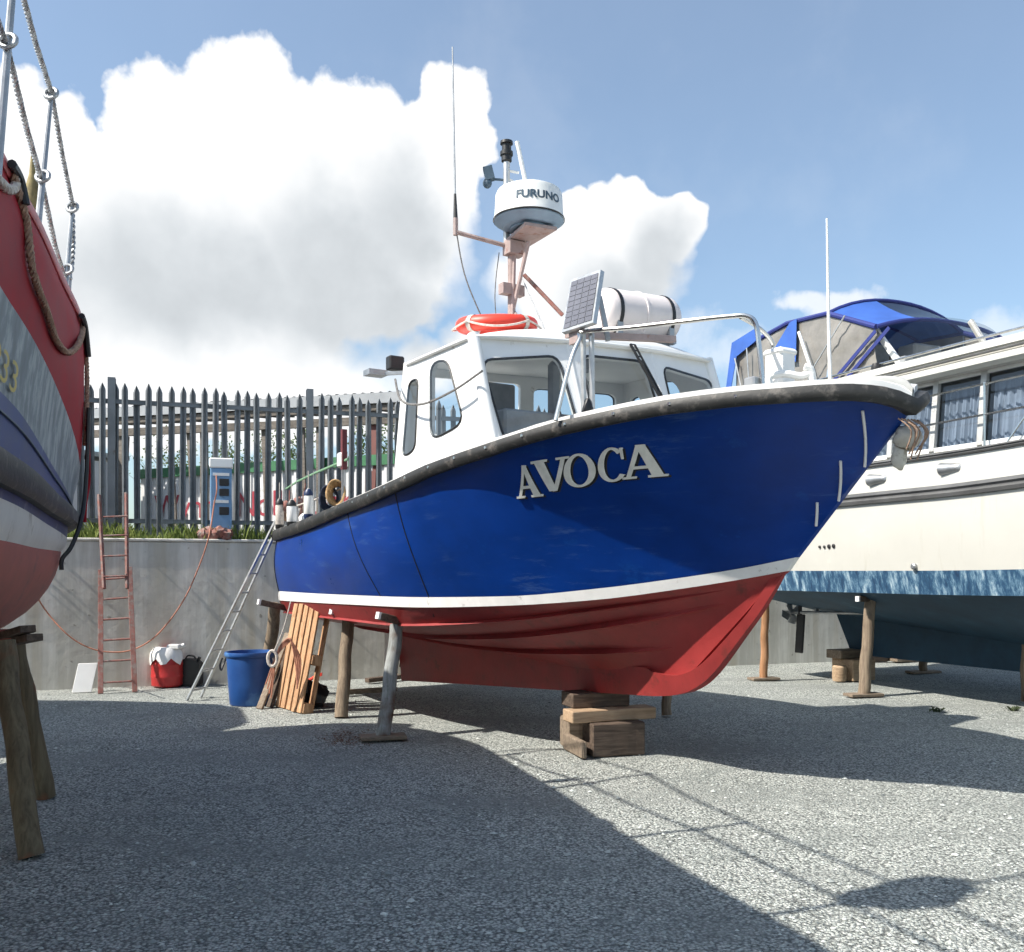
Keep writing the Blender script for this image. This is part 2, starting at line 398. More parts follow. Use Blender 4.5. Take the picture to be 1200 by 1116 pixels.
    w.cycles.sampling_method = 'MANUAL'; w.cycles.sample_map_resolution = 512
SKY_S, CLOUD_S = .118, .80
make_world()

# ------------------------------------------------------------------ camera
cam = bpy.data.cameras.new('camera'); co = bpy.data.objects.new('camera', cam); COL.objects.link(co)
co.location = (0, 0, CH); co.rotation_euler = (math.pi/2, 0, 0)
cam.sensor_fit = 'HORIZONTAL'; cam.sensor_width = 36; cam.lens = 36*F/1200
cam.shift_y = (HY-558)/1200; cam.clip_end = 2000; cam.clip_start = .05
sc.camera = co
sc.view_settings.view_transform = 'Standard'; sc.view_settings.look = 'None'; sc.view_settings.gamma = 1; sc.view_settings.exposure = .66
cy = sc.cycles; cy.use_adaptive_sampling = True; cy.adaptive_threshold = .03; cy.max_bounces = 6; cy.diffuse_bounces = 3; cy.glossy_bounces = 3; cy.transmission_bounces = 4; cy.transparent_max_bounces = 12; cy.caustics_reflective = False; cy.caustics_refractive = False
try: sc.view_settings.use_curve_mapping = False
except Exception: pass

# ------------------------------------------------------------------ ground
WA = V((-5.70, 12.54, 0)); WYAW = math.radians(18)
WD = V((math.cos(WYAW), math.sin(WYAW), 0)); WN = V((math.sin(WYAW), -math.cos(WYAW), 0))     # along the wall, towards the yard
WH = 1.96
def gravel_mat():
    m, nt, b = new_mat('gravel'); L = nt.links.new
    tc = N(nt, 'ShaderNodeTexCoord')
    v1 = N(nt, 'ShaderNodeTexVoronoi', i_Scale=58); v2 = N(nt, 'ShaderNodeTexVoronoi', i_Scale=140)
    for v in (v1, v2): L(tc.outputs['Object'], v.inputs[0])
    s1 = N(nt, 'ShaderNodeSeparateColor'); L(v1.outputs['Color'], s1.inputs[0])
    s2 = N(nt, 'ShaderNodeSeparateColor'); L(v2.outputs['Color'], s2.inputs[0])
    c1 = ramp(nt, s1.outputs[0], [(0, (.10,.115,.105)), (.33, (.39,.42,.39)), (.75, (.64,.665,.62)), (1, (.82,.83,.77))])
    c2 = ramp(nt, s2.outputs[0], [(0, (.15,.17,.155)), (.5, (.52,.55,.51)), (1, (.75,.77,.72))])
    c = mixc(nt, .45, c1, c2)
    crev = ramp(nt, v1.outputs['Distance'], [(.3, (1,1,1)), (.72, (.34,.34,.35))])
    mm = N(nt, 'ShaderNodeMix', data_type='RGBA', blend_type='MULTIPLY'); mm.inputs[0].default_value = 1; L(c, mm.inputs[6]); L(crev, mm.inputs[7]); c = mm.outputs[2]
    big = N(nt, 'ShaderNodeTexNoise', i_Scale=.9, i_Detail=7, i_Roughness=.65); L(tc.outputs['Object'], big.inputs[0])
    c = mixc(nt, ramp(nt, big.outputs[0], [(.30, (.62,.62,.62)), (.5, (0,0,0))]), c, (.20,.22,.21))
    rut = N(nt, 'ShaderNodeTexNoise', i_Scale=.55, i_Detail=4, i_Roughness=.55); mpr = N(nt, 'ShaderNodeMapping'); mpr.inputs['Scale'].default_value = (.45,2.6,1); mpr.inputs['Rotation'].default_value = (0,0,.5); L(tc.outputs['Object'], mpr.inputs[0]); L(mpr.outputs[0], rut.inputs[0])
    c = mixc(nt, ramp(nt, rut.outputs[0], [(.50, (0,0,0)), (.66, (.55,.55,.55))]), c, (.25,.265,.25))
    fine = N(nt, 'ShaderNodeTexNoise', i_Scale=6, i_Detail=6, i_Roughness=.7); L(tc.outputs['Object'], fine.inputs[0])
    c = mixc(nt, ramp(nt, fine.outputs[0], [(.56, (0,0,0)), (.72, (.5,.5,.5))]), c, (.55,.57,.53))
    L(c, b.inputs['Base Color']); b.inputs['Roughness'].default_value = .9; b.inputs['Specular IOR Level'].default_value = .2
    h = N(nt, 'ShaderNodeMath', operation='ADD'); L(v1.outputs['Distance'], h.inputs[0])
    h2 = N(nt, 'ShaderNodeMath', operation='MULTIPLY'); L(v2.outputs['Distance'], h2.inputs[0]); h2.inputs[1].default_value = .45; L(h2.outputs[0], h.inputs[1])
    bp = N(nt, 'ShaderNodeBump', i_Strength=1.0, i_Distance=.013, invert=True); L(h.outputs[0], bp.inputs['Height']); L(bp.outputs[0], b.inputs['Normal'])
    return m
M['gravel'] = gravel_mat()
def gz(x, y):
    return .022*mnoise.noise(V((x*.55, y*.55, 3)))+.010*mnoise.noise(V((x*1.9, y*1.9, 8)))-.012
g = MB()
xs = [-300,-120,-50,-25]+[-14+.2*i for i in range(141)]+[25,50,120,300]; ys = [-200,-60,-20,-6]+[0+.2*i for i in range(101)]+[30,60,150,400,900]
def taper(x, y): return 0 if (abs(x) > 15 or y < -1 or y > 21) else 1
g.grid([[V((x, y, gz(x, y)*taper(x, y))) for x in xs] for y in ys])
structure(g.build('gravel_ground', M['gravel'], smooth=True, weld=False))
# loose stones lying on the yard
st = MB()
for i in range(9000):
    y = 3.3+9.0*random.random()**1.7; x = (random.random()-.5)*1.15*y
    r = random.uniform(.005, .012)*(2.0 if random.random() < .03 else 1); z = gz(x, y)+r*.25; a = random.random()*6.28
    vs = []
    for k in range(5): vs.append((x+r*random.uniform(.8,1.3)*math.cos(a+k*1.2566), y+r*random.uniform(.7,1.2)*math.sin(a+k*1.2566), z))
    vs.append((x+random.uniform(-.3,.3)*r, y+random.uniform(-.3,.3)*r, z+r*random.uniform(.5,.9)))
    st.add(vs, [(k, (k+1) % 5, 5) for k in range(5)])
def stone_mat():
    m, nt, b = new_mat('stone'); ge = N(nt, 'ShaderNodeNewGeometry')
    c = ramp(nt, ge.outputs['Random Per Island'], [(0, (.16,.175,.17)), (.5, (.36,.385,.365)), (.85, (.50,.53,.50)), (1, (.66,.68,.64))])
    nt.links.new(c, b.inputs['Base Color']); b.inputs['Roughness'].default_value = .85; b.inputs['Specular IOR Level'].default_value = .2
    return m
tag(st.build('loose_gravel', stone_mat(), weld=False), 'loose grey gravel stones scattered over the boat yard ground', 'gravel', kind='stuff')

# raised quay behind the wall
q = MB(); q0 = WA-WD*60-WN*.28; q1 = WA+WD*60-WN*.28
q.grid([[q0+V((0,0,WH-.05)), q1+V((0,0,WH-.05))], [q0-WN*300+V((0,0,WH-.05)), q1-WN*300+V((0,0,WH-.05))]])
structure(q.build('quay_ground', paint('quay_ground', (.16,.155,.14), rough=.9, var=.25, scale=2, bump=.02, bscale=8)))

def concrete():
    m, nt, b = new_mat('concrete'); L = nt.links.new; tc = N(nt, 'ShaderNodeTexCoord')
    n1 = N(nt, 'ShaderNodeTexNoise', i_Scale=1.4, i_Detail=8, i_Roughness=.65); L(tc.outputs['Object'], n1.inputs[0])
    mp = N(nt, 'ShaderNodeMapping'); mp.inputs['Scale'].default_value = (5,5,.35); L(tc.outputs['Object'], mp.inputs[0])
    n2 = N(nt, 'ShaderNodeTexNoise', i_Scale=1, i_Detail=6, i_Roughness=.7); L(mp.outputs[0], n2.inputs[0])
    n3 = N(nt, 'ShaderNodeTexNoise', i_Scale=9, i_Detail=4); L(tc.outputs['Object'], n3.inputs[0])
    c = ramp(nt, n1.outputs[0], [(.25, (.48,.46,.41)), (.5, (.68,.655,.60)), (.75, (.78,.76,.70))])
    c = mixc(nt, ramp(nt, n2.outputs[0], [(.42, (.55,.55,.55)), (.62, (0,0,0))]), c, (.40,.375,.32))
    mp2 = N(nt, 'ShaderNodeMapping'); mp2.inputs['Scale'].default_value = (2.2,2.2,.12); L(tc.outputs['Object'], mp2.inputs[0])
    n5 = N(nt, 'ShaderNodeTexNoise', i_Scale=1.6, i_Detail=5, i_Roughness=.6); L(mp2.outputs[0], n5.inputs[0])
    c = mixc(nt, ramp(nt, n5.outputs[0], [(.50, (0,0,0)), (.64, (.7,.7,.7))]), c, (.47,.42,.33))
    c = mixc(nt, ramp(nt, n3.outputs[0], [(.68, (0,0,0)), (.74, (.8,.8,.8))]), c, (.26,.24,.20))
    v7 = N(nt, 'ShaderNodeTexVoronoi', i_Scale=2.3); L(tc.outputs['Object'], v7.inputs[0])
    c = mixc(nt, ramp(nt, v7.outputs['Distance'], [(.045, (.85,.85,.85)), (.075, (0,0,0))]), c, (.14,.13,.115))
    L(c, b.inputs['Base Color']); b.inputs['Roughness'].default_value = .85; b.inputs['Specular IOR Level'].default_value = .25
    bp = N(nt, 'ShaderNodeBump', i_Strength=.4, i_Distance=.01); L(n3.outputs[0], bp.inputs['Height']); L(bp.outputs[0], b.inputs['Normal'])
    return m
M['concrete'] = concrete()
wr = thing('retaining_wall', 'long grey concrete retaining wall below the steel palisade fence', 'wall', WA)
w = MB(); a = WA-WD*12; b_ = WA+WD*26
for i in range(4):                                      # cast in long bays
    p0 = a+WD*(38*i/4+.004); p1 = a+WD*(38*(i+1)/4-.004)
    w.hexa([p0+V((0,0,-.2)), p1+V((0,0,-.2)), p1-WN*.3+V((0,0,-.2)), p0-WN*.3+V((0,0,-.2)), p0+V((0,0,WH)), p1+V((0,0,WH)), p1-WN*.3+V((0,0,WH)), p0-WN*.3+V((0,0,WH))])
w.build('wall_bay', M['concrete'], wr, bevel=.012)
w = MB(); w.obox(a+WD*19+V((0,0,WH+.022))-WN*.13, WD, WN, (0,0,1), 38, .30, .04)
w.build('coping', paint('coping', (.60,.58,.53), rough=.85, var=.2, scale=6), wr, bevel=.01)

# ------------------------------------------------------------------ palisade fence
FO = WA-WN*.36
fr = thing('palisade_fence', 'tall grey steel palisade fence with pointed pales on top of the concrete wall', 'fence', FO+V((0,0,WH)))
def fpos(px):
    "distance along the fence line seen at a pixel column"
    u = (px-CX)/F
    return (u*FO.y-FO.x)/(WD.x-u*WD.y)
s0 = fpos(107)
def pale_mesh(c):
    m = MB(); ht = 2.29; zb = WH-.1; w_ = .042
    prof = [(-w_,.0),(-.018,.012),(-.009,.0),(0,.012),(.009,.0),(.018,.012),(w_,0)]
    rows = []
    for z, k in ((zb, 1), (zb+ht-.10, 1), (zb+ht-.07, .8), (zb+ht-.02, .28), (zb+ht, .02)):
        rows.append([c+WD*(p[0]*k)+WN*(p[1]+.03)+V((0,0,z)) for p in prof]+[c+WD*(p[0]*k)+WN*(p[1]+.026)+V((0,0,z)) for p in reversed(prof)])
    m.grid(rows, closed=True); return m
proto = None; sp_ = .147
for i in range(-14, 84):
    s = s0+i*sp_
    if proto is None:
        proto = pale_mesh(FO+WD*s).build('pale', M['fence'], fr); sA = s
    else:
        c = proto.copy(); COL.objects.link(c); c.parent = fr; c.location = WD*(s-sA)+V((0,0,random.uniform(-.008,.008))); c.rotation_euler = (random.uniform(-.006,.006), random.uniform(-.012,.012), random.uniform(-.05,.05))
e0, e1 = FO+WD*(s0-15*sp_), FO+WD*(s0+84*sp_)
for z in (WH+1.94, WH+.29):
    m = MB(); m.beam(e0+V((0,0,z)), e1+V((0,0,z)), .045, .055); m.beam(e0+V((0,0,z+.03))+WN*-.0, e1+V((0,0,z+.03)), .06, .006); m.build('rail', M['fence'], fr)
sp1 = fpos(131); sp2 = fpos(363)
for k in range(-1, 6):
    c = FO+WD*(sp1+(sp2-sp1)*k)-WN*.06; m = MB()
    m.obox(c+V((0,0,WH+1.10)), WD, WN, (0,0,1), .10, .008, 2.34)
    m.obox(c+V((0,0,WH+1.10))+WN*.05, WD, WN, (0,0,1), .012, .092, 2.34); m.obox(c+V((0,0,WH+1.10))+WN*.10, WD, WN, (0,0,1), .10, .008, 2.34)
    m.build('post', M['fence'], fr)

# grass strip on the wall top
def leaf_mat(name, c1, c2, tr=.25):
    m, nt, b = new_mat(name); ge = N(nt, 'ShaderNodeNewGeometry')
    c = ramp(nt, ge.outputs['Random Per Island'], [(0, c1), (1, c2)]); nt.links.new(c, b.inputs['Base Color']); b.inputs['Roughness'].default_value = .6; b.inputs['Specular IOR Level'].default_value = .3
    t = N(nt, 'ShaderNodeBsdfTranslucent'); nt.links.new(c, t.inputs[0]); mx = N(nt, 'ShaderNodeMixShader'); mx.inputs[0].default_value = tr
    nt.links.new(b.outputs[0], mx.inputs[1]); nt.links.new(t.outputs[0], mx.inputs[2]); nt.links.new(mx.outputs[0], nt.nodes['Material Output'].inputs[0])
    return m
gm = MB()
for i in range(17000):
    s = random.uniform(-3, 11); dpt = .04+random.random()**1.2*1.3
    b0 = WA+WD*s-WN*dpt+V((0,0,WH-.05)); dn = .5+.5*mnoise.noise(V((s*1.7, dpt*2, 0)))
    h = (.13+.33*random.random()*dn)*(1.25 if random.random() < .15 else 1); lean = V((random.uniform(-.5,.5), random.uniform(-.5,.5), 0))*h; wd = V((random.uniform(-1,1), random.uniform(-1,1), 0)).normalized()*.007
    gm.add([b0-wd, b0+wd, b0+lean*.4+V((0,0,h*.6))+wd*.7, b0+lean+V((0,0,h))], [(0,1,2),(0,2,3)])
tag(gm.build('grass', leaf_mat('grass', (.08,.13,.025), (.26,.30,.09)), weld=False), 'strip of green grass and weeds growing along the foot of the palisade fence', 'grass', kind='stuff')

# ------------------------------------------------------------------ behind the fence: open shed, container, pedestal, trees
A0 = P(168, 549, 17.5); A1 = P(436, 532, 15.35); CD = (A1-A0); CD.z = 0; CD.normalize(); CN = V((CD.y, -CD.x, 0))
cr = thing('shipping_container', 'white container with red lettering and a green top rail behind the fence', 'container', (A0.x, A0.y, WH-.05))
ct = 3.42; c0 = A0.copy(); c0.z = WH+.02; c0 = c0-CD*.02; clen = 6.1
m = MB(); n = int(clen/.14); rows = [[], []]
for i in range(n+1):
    for (da, dd) in ((0,0),(.045,0),(.07,-.03),(.115,-.03)):
        p = c0+CD*(i*.14+da)+CN*dd; rows[0].append(V((p.x, p.y, WH+.1))); rows[1].append(V((p.x, p.y, ct-.12)))
m.grid(rows); m.obox(c0+CD*clen/2-CN*1.2+V((0,0,.75)), CD, CN, (0,0,1), clen+.2, 2.3, 1.4)
m.build('body', paint('container_white', (.66,.66,.66), rough=.5, var=.07, scale=3, dirt=(.4,.38,.35), dirt_amt=.02), cr)
m = MB(); m.obox(V((c0.x, c0.y, ct-.05))+CD*clen/2-CN*.03, CD, CN, (0,0,1), clen+.3, .12, .17); m.build('top_rail', paint('rail_green', (.045,.17,.075), rough=.5), cr)
m = MB(); m.obox(V((c0.x, c0.y, WH+.06))+CD*clen/2-CN*.03, CD, CN, (0,0,1), clen+.3, .12, .14); m.build('bottom_rail', M['fence'], cr)
vs, fs = text_polys('Wynnu Nollantion', .62)
wmax = max(v.x for v in vs); m = MB(); wid = 4.45
o = V((c0.x, c0.y, 0))+CD*.3
m.add([o+CD*(v.x/wmax*wid)+CN*.006+V((0,0,WH+.56+v.y*1.02)) for v in vs], fs)
m.build('lettering', paint('letter_red', (.33,.04,.06), rough=.5, var=.2), cr)

R0 = P(113, 481, 17.0); R1 = P(474, 460.5, 15.35); RD = (R1-R0); RD.z = 0; RD.normalize(); RN = V((RD.y, -RD.x, 0)); Rlen = (V((R1.x,R1.y,0))-V((R0.x,R0.y,0))).length
sh = thing('open_shed', 'open fronted storage shed with grey sheet roof and raking timber struts behind the fence', 'shed', (R0.x, R0.y, WH-.05))
zt = 4.47
def R(s, d, z): p = V((R0.x, R0.y, 0))+RD*s+RN*d; p.z = z; return p
m = MB(); rows = [[], []]
for i in range(160):
    s = -.4+(Rlen+.4)*i/159; zz = .02*math.sin(i*1.6)
    rows[0].append(R(s, .15, zt+zz)); rows[1].append(R(s, -1.5, zt+.08+zz))
m.grid(rows); m.obox(R((Rlen-.4)/2, .17, zt-.09), RD, RN, (0,0,1), Rlen+.42, .02, .17)
m.build('roof', paint('roof_sheet', (.36,.37,.38), rough=.5, metal=.3, var=.15, scale=2), sh)
SW = wood('shed_timber', (.15,.13,.11), (.24,.21,.18), axis=0)
for (dz, hh, d) in ((-.24, .09, .1), (-.44, .13, .08)):
    m = MB(); m.obox(R((Rlen-.4)/2, d, zt+dz), RD, RN, (0,0,1), Rlen+.3, .08, hh); m.build('beam', SW, sh)
for k in range(26):
    m = MB(); s = -.3+k*(Rlen+.2)/25; m.beam(R(s, .04, zt-.16), R(s, -1.45, zt-.0), .05, .09); m.build('rafter', SW, sh)
for (pa, pb, wd) in ((146,150,.17),(201,217,.07),(222,240,.07),(240,250,.12),(310,324,.08),(355,366,.08),(376,384,.12),(440,441,.13),(473,472,.09)):
    ua = (pa-CX)/F; ub = (pb-CX)/F
    f_ = lambda u: (u*R0.y-R0.x)/(RD.x-u*RD.y)
    m = MB(); m.beam(R(f_(ua), .02, zt-.50), R(f_(ub), .25, WH-.05), wd, wd*.6, up=RN)
    m.build('strut', paint('shed_red', (.17,.06,.05), rough=.7) if pa == 440 else SW, sh)
# another white container end at left
lc = thing('site_cabin', 'plain white ribbed cabin at the left end behind the palisade fence', 'cabin', P(96, 640, 15.6)); lc.location.z = WH-.05
m = MB(); pc = lc.location; rows = [[], []]
for i in range(12):
    for (da, dd) in ((0,0),(.03,0),(.045,-.02),(.07,-.02)):
        p = V((pc.x-1.7, pc.y, 0))+CD*(i*.09+da)+CN*dd; rows[0].append(V((p.x,p.y,WH-.05))); rows[1].append(V((p.x,p.y,3.55)))
m.grid(rows); m.obox(V((pc.x-1.7, pc.y, 2.7))+CD*.53-CN*1.05, CD, CN, (0,0,1), 1.05, 2.0, 1.58)
m.build('body', paint('cabin_white', (.68,.69,.70), rough=.5, var=.05), lc)
m = MB(); m.obox(V((pc.x-1.7, pc.y, 3.6))+CD*.53-CN*1.0, CD, CN, (0,0,1), 1.2, 2.2, .08); m.build('roof', M['galv'], lc)

# power pedestal
pp = WA+WD*((lambda u: (u*(WA-WN*.17).y-(WA-WN*.17).x)/(WD.x-u*WD.y))((259-CX)/F))-WN*.17; pr = thing('power_pedestal', 'light blue shore power pedestal with white cap and dark sockets behind the fence', 'power pedestal', (pp.x, pp.y, WH-.05))
m = MB(); m.obox((pp.x, pp.y, WH+.54), WD, WN, (0,0,1), .29, .22, 1.0); m.build('cabinet', paint('pedestal_blue', (.16,.30,.48), rough=.45, var=.12), pr, bevel=.012)
m = MB(); m.obox((pp.x, pp.y, WH+1.11), WD, WN, (0,0,1), .32, .25, .14); m.build('cap', M['white_paint'], pr, bevel=.015)
for (dz, hh) in ((.84, .10), (.70, .10), (.44, .11)):
    m = MB(); m.obox(V((pp.x, pp.y, WH+dz))+WN*.112+WD*.04, WD, WN, (0,0,1), .13, .03, hh); m.build('socket', M['black'], pr, bevel=.006)
m = MB(); m.obox(V((pp.x, pp.y, WH+.57))+WN*.112, WD, WN, (0,0,1), .2, .02, .04); m.obox(V((pp.x, pp.y, WH+.95))+WN*.112, WD, WN, (0,0,1), .22, .02, .04); m.build('plate', M['stripe_white'], pr)

# saplings in the gap over the container
for i, (px, Y, hgt) in enumerate(((180,21.5,2.6),(205,22,2.3),(262,21,2.4),(300,21,2.4),(345,19.6,2.45),(432,18.6,2.35),(462,18.2,2.3))):
    b0 = P(px, 640, Y); b0.z = WH-.05
    t = thing('birch_tree', ['thin bare sapling at the left over the white container','slender young birch seen just right of the leftmost sapling','young birch behind the blue power pedestal','small leafy birch between pedestal and second fence post','fullest birch just left of the tall fence post','leafy young birch behind the red brown shed strut','rightmost young birch beside the white wheelhouse'][i], 'tree', b0, 'young trees beyond the container')
    tr = MB(); cr_ = MB(); rnd = random.Random(i*5+1)
    tr.tube([b0, b0+V((.05,0,hgt*.5)), b0+V((.1,.05,hgt))], [.04,.028,.008], 7)
    for k in range(22):
        z = hgt*(.3+.68*k/21); a = rnd.random()*6.28; ln = .25+.55*(1-k/21)*rnd.random()+.1
        s_ = b0+V((.06,0,z)); e_ = s_+V((math.cos(a)*ln, math.sin(a)*ln, ln*.8)); tr.tube([s_, (s_+e_)/2+V((0,0,-.02)), e_], [.011,.008,.003], 5)
        for j in range(34 if i else 8):
            p = s_.lerp(e_, .3+.75*rnd.random())+V((rnd.gauss(0,.09), rnd.gauss(0,.09), rnd.gauss(0,.09))); d1 = V((rnd.gauss(0,1), rnd.gauss(0,1), rnd.gauss(0,1))).normalized()*.036; d2 = d1.orthogonal().normalized()*.022
            cr_.add([p-d1, p+d2, p+d1, p-d2], [(0,1,2,3)])
    tr.build('trunk', paint('birch_bark', (.28,.27,.25), rough=.8, var=.4, scale=20), t, smooth=True)
    cr_.build('crown', leaf_mat('birch_leaf', (.06,.10,.03), (.15,.20,.07), .3), t, weld=False)

# ------------------------------------------------------------------ THE BLUE BOAT
O = V((-1.99, 12.57, 0)); HD = V((.53, -.848, 0)).normalized(); PT = V((-HD.y, HD.x, 0)); LEN = 8.24; HEEL = .04
def B(x, y, z): p = O+HD*x+PT*y; p.z = z+HEEL*y; return p
def trace(tab):
    def f(x, y):
        "unheeled height of the starboard point (x,-y) whose pixel lies on the traced line"
        p = O+HD*x-PT*y; px = CX+F*p.x/p.y; py = interp(tab, px)
        return CH+(HY-py)/F*p.y+HEEL*y
    return f
T_sheer = trace([(290,640),(312,632),(326,626),(357,615),(400,597),(440,580),(470,566),(512,547),(583,523),(640,505),(700,491),(800,473),(900,463),(1000,458),(1030,461),(1055,468),(1072,478)])
T_st = trace([(290,690),(314,692),(400,697),(500,700),(592,699),(700,690),(800,677),(870,666),(930,654),(960,648)])
T_sb = trace([(290,701),(316,703),(400,708),(500,712),(592,710),(700,703),(800,690),(870,679),(930,668),(960,662)])
T_ch = trace([(290,713),(318,715),(400,724),(475,731),(592,725),(700,712),(800,698),(870,686),(928,674),(960,669)])
b_sheer = [(0,1.10),(.015,1.2),(.05,1.29),(.15,1.38),(.35,1.50),(.5,1.53),(.62,1.47),(.70,1.37),(.78,1.19),(.86,.94),(.92,.67),(.965,.41),(.985,.25),(1,.02)]
b_st = [(0,1.08),(.015,1.18),(.05,1.27),(.15,1.33),(.35,1.36),(.5,1.27),(.62,1.10),(.75,.80),(.85,.50),(.92,.27),(.97,.105),(1,.02)]
b_sb = [(t, v*.995) for t, v in b_st]
b_ch = [(0,1.02),(.015,1.12),(.05,1.2),(.15,1.26),(.35,1.28),(.5,1.17),(.62,.98),(.75,.69),(.85,.42),(.92,.22),(.97,.085),(1,.02)]
XS, XST, XSB, XCH, XK = 8.25, 7.38, 7.30, 7.22, 6.28
def keelz(x): return interp([(0,.98),(2,.86),(4,.72),(5.5,.66),(6.28,.68)], x)
def L_sheer(t): y = interp(b_sheer, t); x = t*XS; return x, y, T_sheer(x, y)
def L_st(t): y = interp(b_st, t); x = t*XST; return x, y, T_st(x, y)
def L_sb(t): y = interp(b_sb, t); x = t*XSB; return x, y, T_sb(x, y)
def L_ch(t): y = interp(b_ch, t); x = t*XCH; return x, y, T_ch(x, y)
def L_keel(t): x = t*XK; return x, .05, keelz(x)
def topside(t, f):
    "point of the blue topside: f 0 at the stripe, 1 at the sheer"
    a = L_st(t); b = L_sheer(t); bow = max(0, (t-.45)/.55)
    fy = lerp(f, f**1.0-.30*bow*math.sin(math.pi*f)*.8, 1); 
    bulge = .05*(1-bow)*math.sin(math.pi*f)
    return lerp(a[0], b[0], f), max(.02, lerp(a[1], b[1], fy)+bulge), lerp(a[2], b[2], f)
def bottom(t, f):
    "f 0 at the chine, 1 at the keel"
    a = L_ch(t); b = L_keel(t)
    bulge = .10*math.sin(math.pi*f)*(1-.6*t)
    return lerp(a[0], b[0], f), max(.03, lerp(a[1], b[1], f)+bulge*.5*(1-t)), lerp(a[2], b[2], f)-bulge*.75*min(1, 3.2*(1-t))
TS = [0,.006,.015,.03,.05,.08]+[.11+.03*i for i in range(26)]+[.885,.905,.92,.935,.95,.96,.97,.978,.985,.99,.995,1.0]
boat = thing('fishing_boat', 'blue hulled fishing boat with red bottom and white wheelhouse, propped in mid yard', 'boat', B(4, 0, 0)*1.0)
boat.location.z = 0
def shell(fn, fs):
    m = MB()
    for sgn in (-1, 1):
        m.grid([[B(x, sgn*y, z) for (x, y, z) in (fn(t, f) for f in fs)] for t in TS])
    r0 = [fn(0, f) for f in fs]                          # transom strip
    m.grid([[B(x, -y, z) for x, y, z in r0], [B(x, y, z) for x, y, z in r0]])
    r1 = [fn(1, f) for f in fs]; m.grid([[B(x, -y, z) for x, y, z in r1], [B(x, y, z) for x, y, z in r1]])
    return m
FR = [i/10 for i in range(11)]
hull = shell(topside, FR).build('hull', M['hull_blue'], boat, smooth=True, angle=50)
def stripef(t, f): a = L_st(t); b = L_sb(t); q = tuple(lerp(a[i], b[i], f) for i in range(3)); return q[0], q[1]+.006*min(1, 60*(1-t)), q[2]
shell(stripef, [0,.5,1]).build('boot_stripe', M['stripe_white'], boat, smooth=True)
def redband(t, f): a = L_sb(t); b = L_ch(t); return tuple(lerp(a[i], b[i], f) for i in range(3))
m = shell(redband, [0,.5,1]); m2 = shell(bottom, FR); m.add(m2.v, m2.f)
bot = m.build('bottom', M['hull_red'], boat, smooth=True, angle=28)
# keel with deadwood
kx = [1.3+.35*i for i in range(16)]; kx = [x for x in kx if x < 6.5]+[6.5]
def keelbot(x): return lerp(.225, .60, (x-1.3)/5.2)
m = MB(); rows = []
outer = [(1.3,.225),(2.6,.32),(4.0,.42),(5.2,.505),(5.7,.54),(6.02,.565),(6.28,.61),(6.47,.69),(6.62,.80),(6.76,.94),(6.90,1.09),(7.05,1.25),(7.17,1.40),(7.27,1.54)]
outer = catmull([(x, 0, z) for x, z in outer], 4)
for i, p in enumerate(outer):
    a_ = outer[max(0, i-1)]; b_ = outer[min(len(outer)-1, i+1)]; d = (b_-a_).normalized(); n_ = V((-d.z, 0, d.x)); k = i/(len(outer)-1)
    dep = max(.16, keelz(p.x)-p.z+.12) if p.x < 6.0 else lerp(.21, .06, min(1, (p.x-6)/1.0)**.7); wi = lerp(.10, .035, max(0, (k-.4)/.6)); wo_ = lerp(.055, .014, max(0, (k-.4)/.6))
    q = p+n_*dep
    rows.append([B(q.x, -wi, q.z), B(p.x+d.x*0, -wo_, p.z), B(p.x, wo_, p.z), B(q.x, wi, q.z)])
m.grid(rows, closed=True); m.add(rows[0], [(0,1,2,3)]); m.add(rows[-1], [(0,1,2,3)])
m.build('keel', M['hull_red'], boat, smooth=True, angle=40)
# spray strakes on the bottom, stem band
def outb(sgn, q, w, dz): return B(q[0], sgn*(q[1]+w), q[2]+dz)
for f0, f1, t0, t1, w_ in ((.02,.02,.0,.955,.045),(.34,.17,.22,.965,.075),(.64,.60,.26,.94,.075)):
    for sgn in (-1, 1):
        m = MB(); up_, out_, in_ = [], [], []
        for k in range(49):
            u = k/48; t = lerp(t0, t1, u); f = lerp(f0, f1, u**3); e = min(1, 7*u+(.6 if t0 == 0 else .0), 7*(1-u))
            q0_, q1_, q2_ = bottom(t, max(0, f-.05)), bottom(t, f), bottom(t, f+.03)
            up_.append(outb(sgn, q0_, -.004, 0)); out_.append(outb(sgn, q1_, w_*e*(1-.25*u), -.012*e)); in_.append(outb(sgn, q2_, -.01, 0))
        m.grid([up_, out_]); m.grid([out_, in_]); m.build('spray_strake', M['hull_red'], boat, smooth=True, angle=25)
stem_tab = [(.62,6.53),(.97,6.88),(1.28,7.15),(1.58,7.34),(1.93,7.73),(2.2,8.05),(2.42,8.24)]
# wire shadows on the topsides, built as thin dark lines
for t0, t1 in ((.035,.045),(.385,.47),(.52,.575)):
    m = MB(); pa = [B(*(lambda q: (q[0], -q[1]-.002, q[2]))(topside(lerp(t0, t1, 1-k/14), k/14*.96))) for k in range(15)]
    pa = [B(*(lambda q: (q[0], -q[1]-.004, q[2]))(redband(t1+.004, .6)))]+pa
    m.tube(pa, .005, 5); m.build('wire_shadow', M['black'], boat)
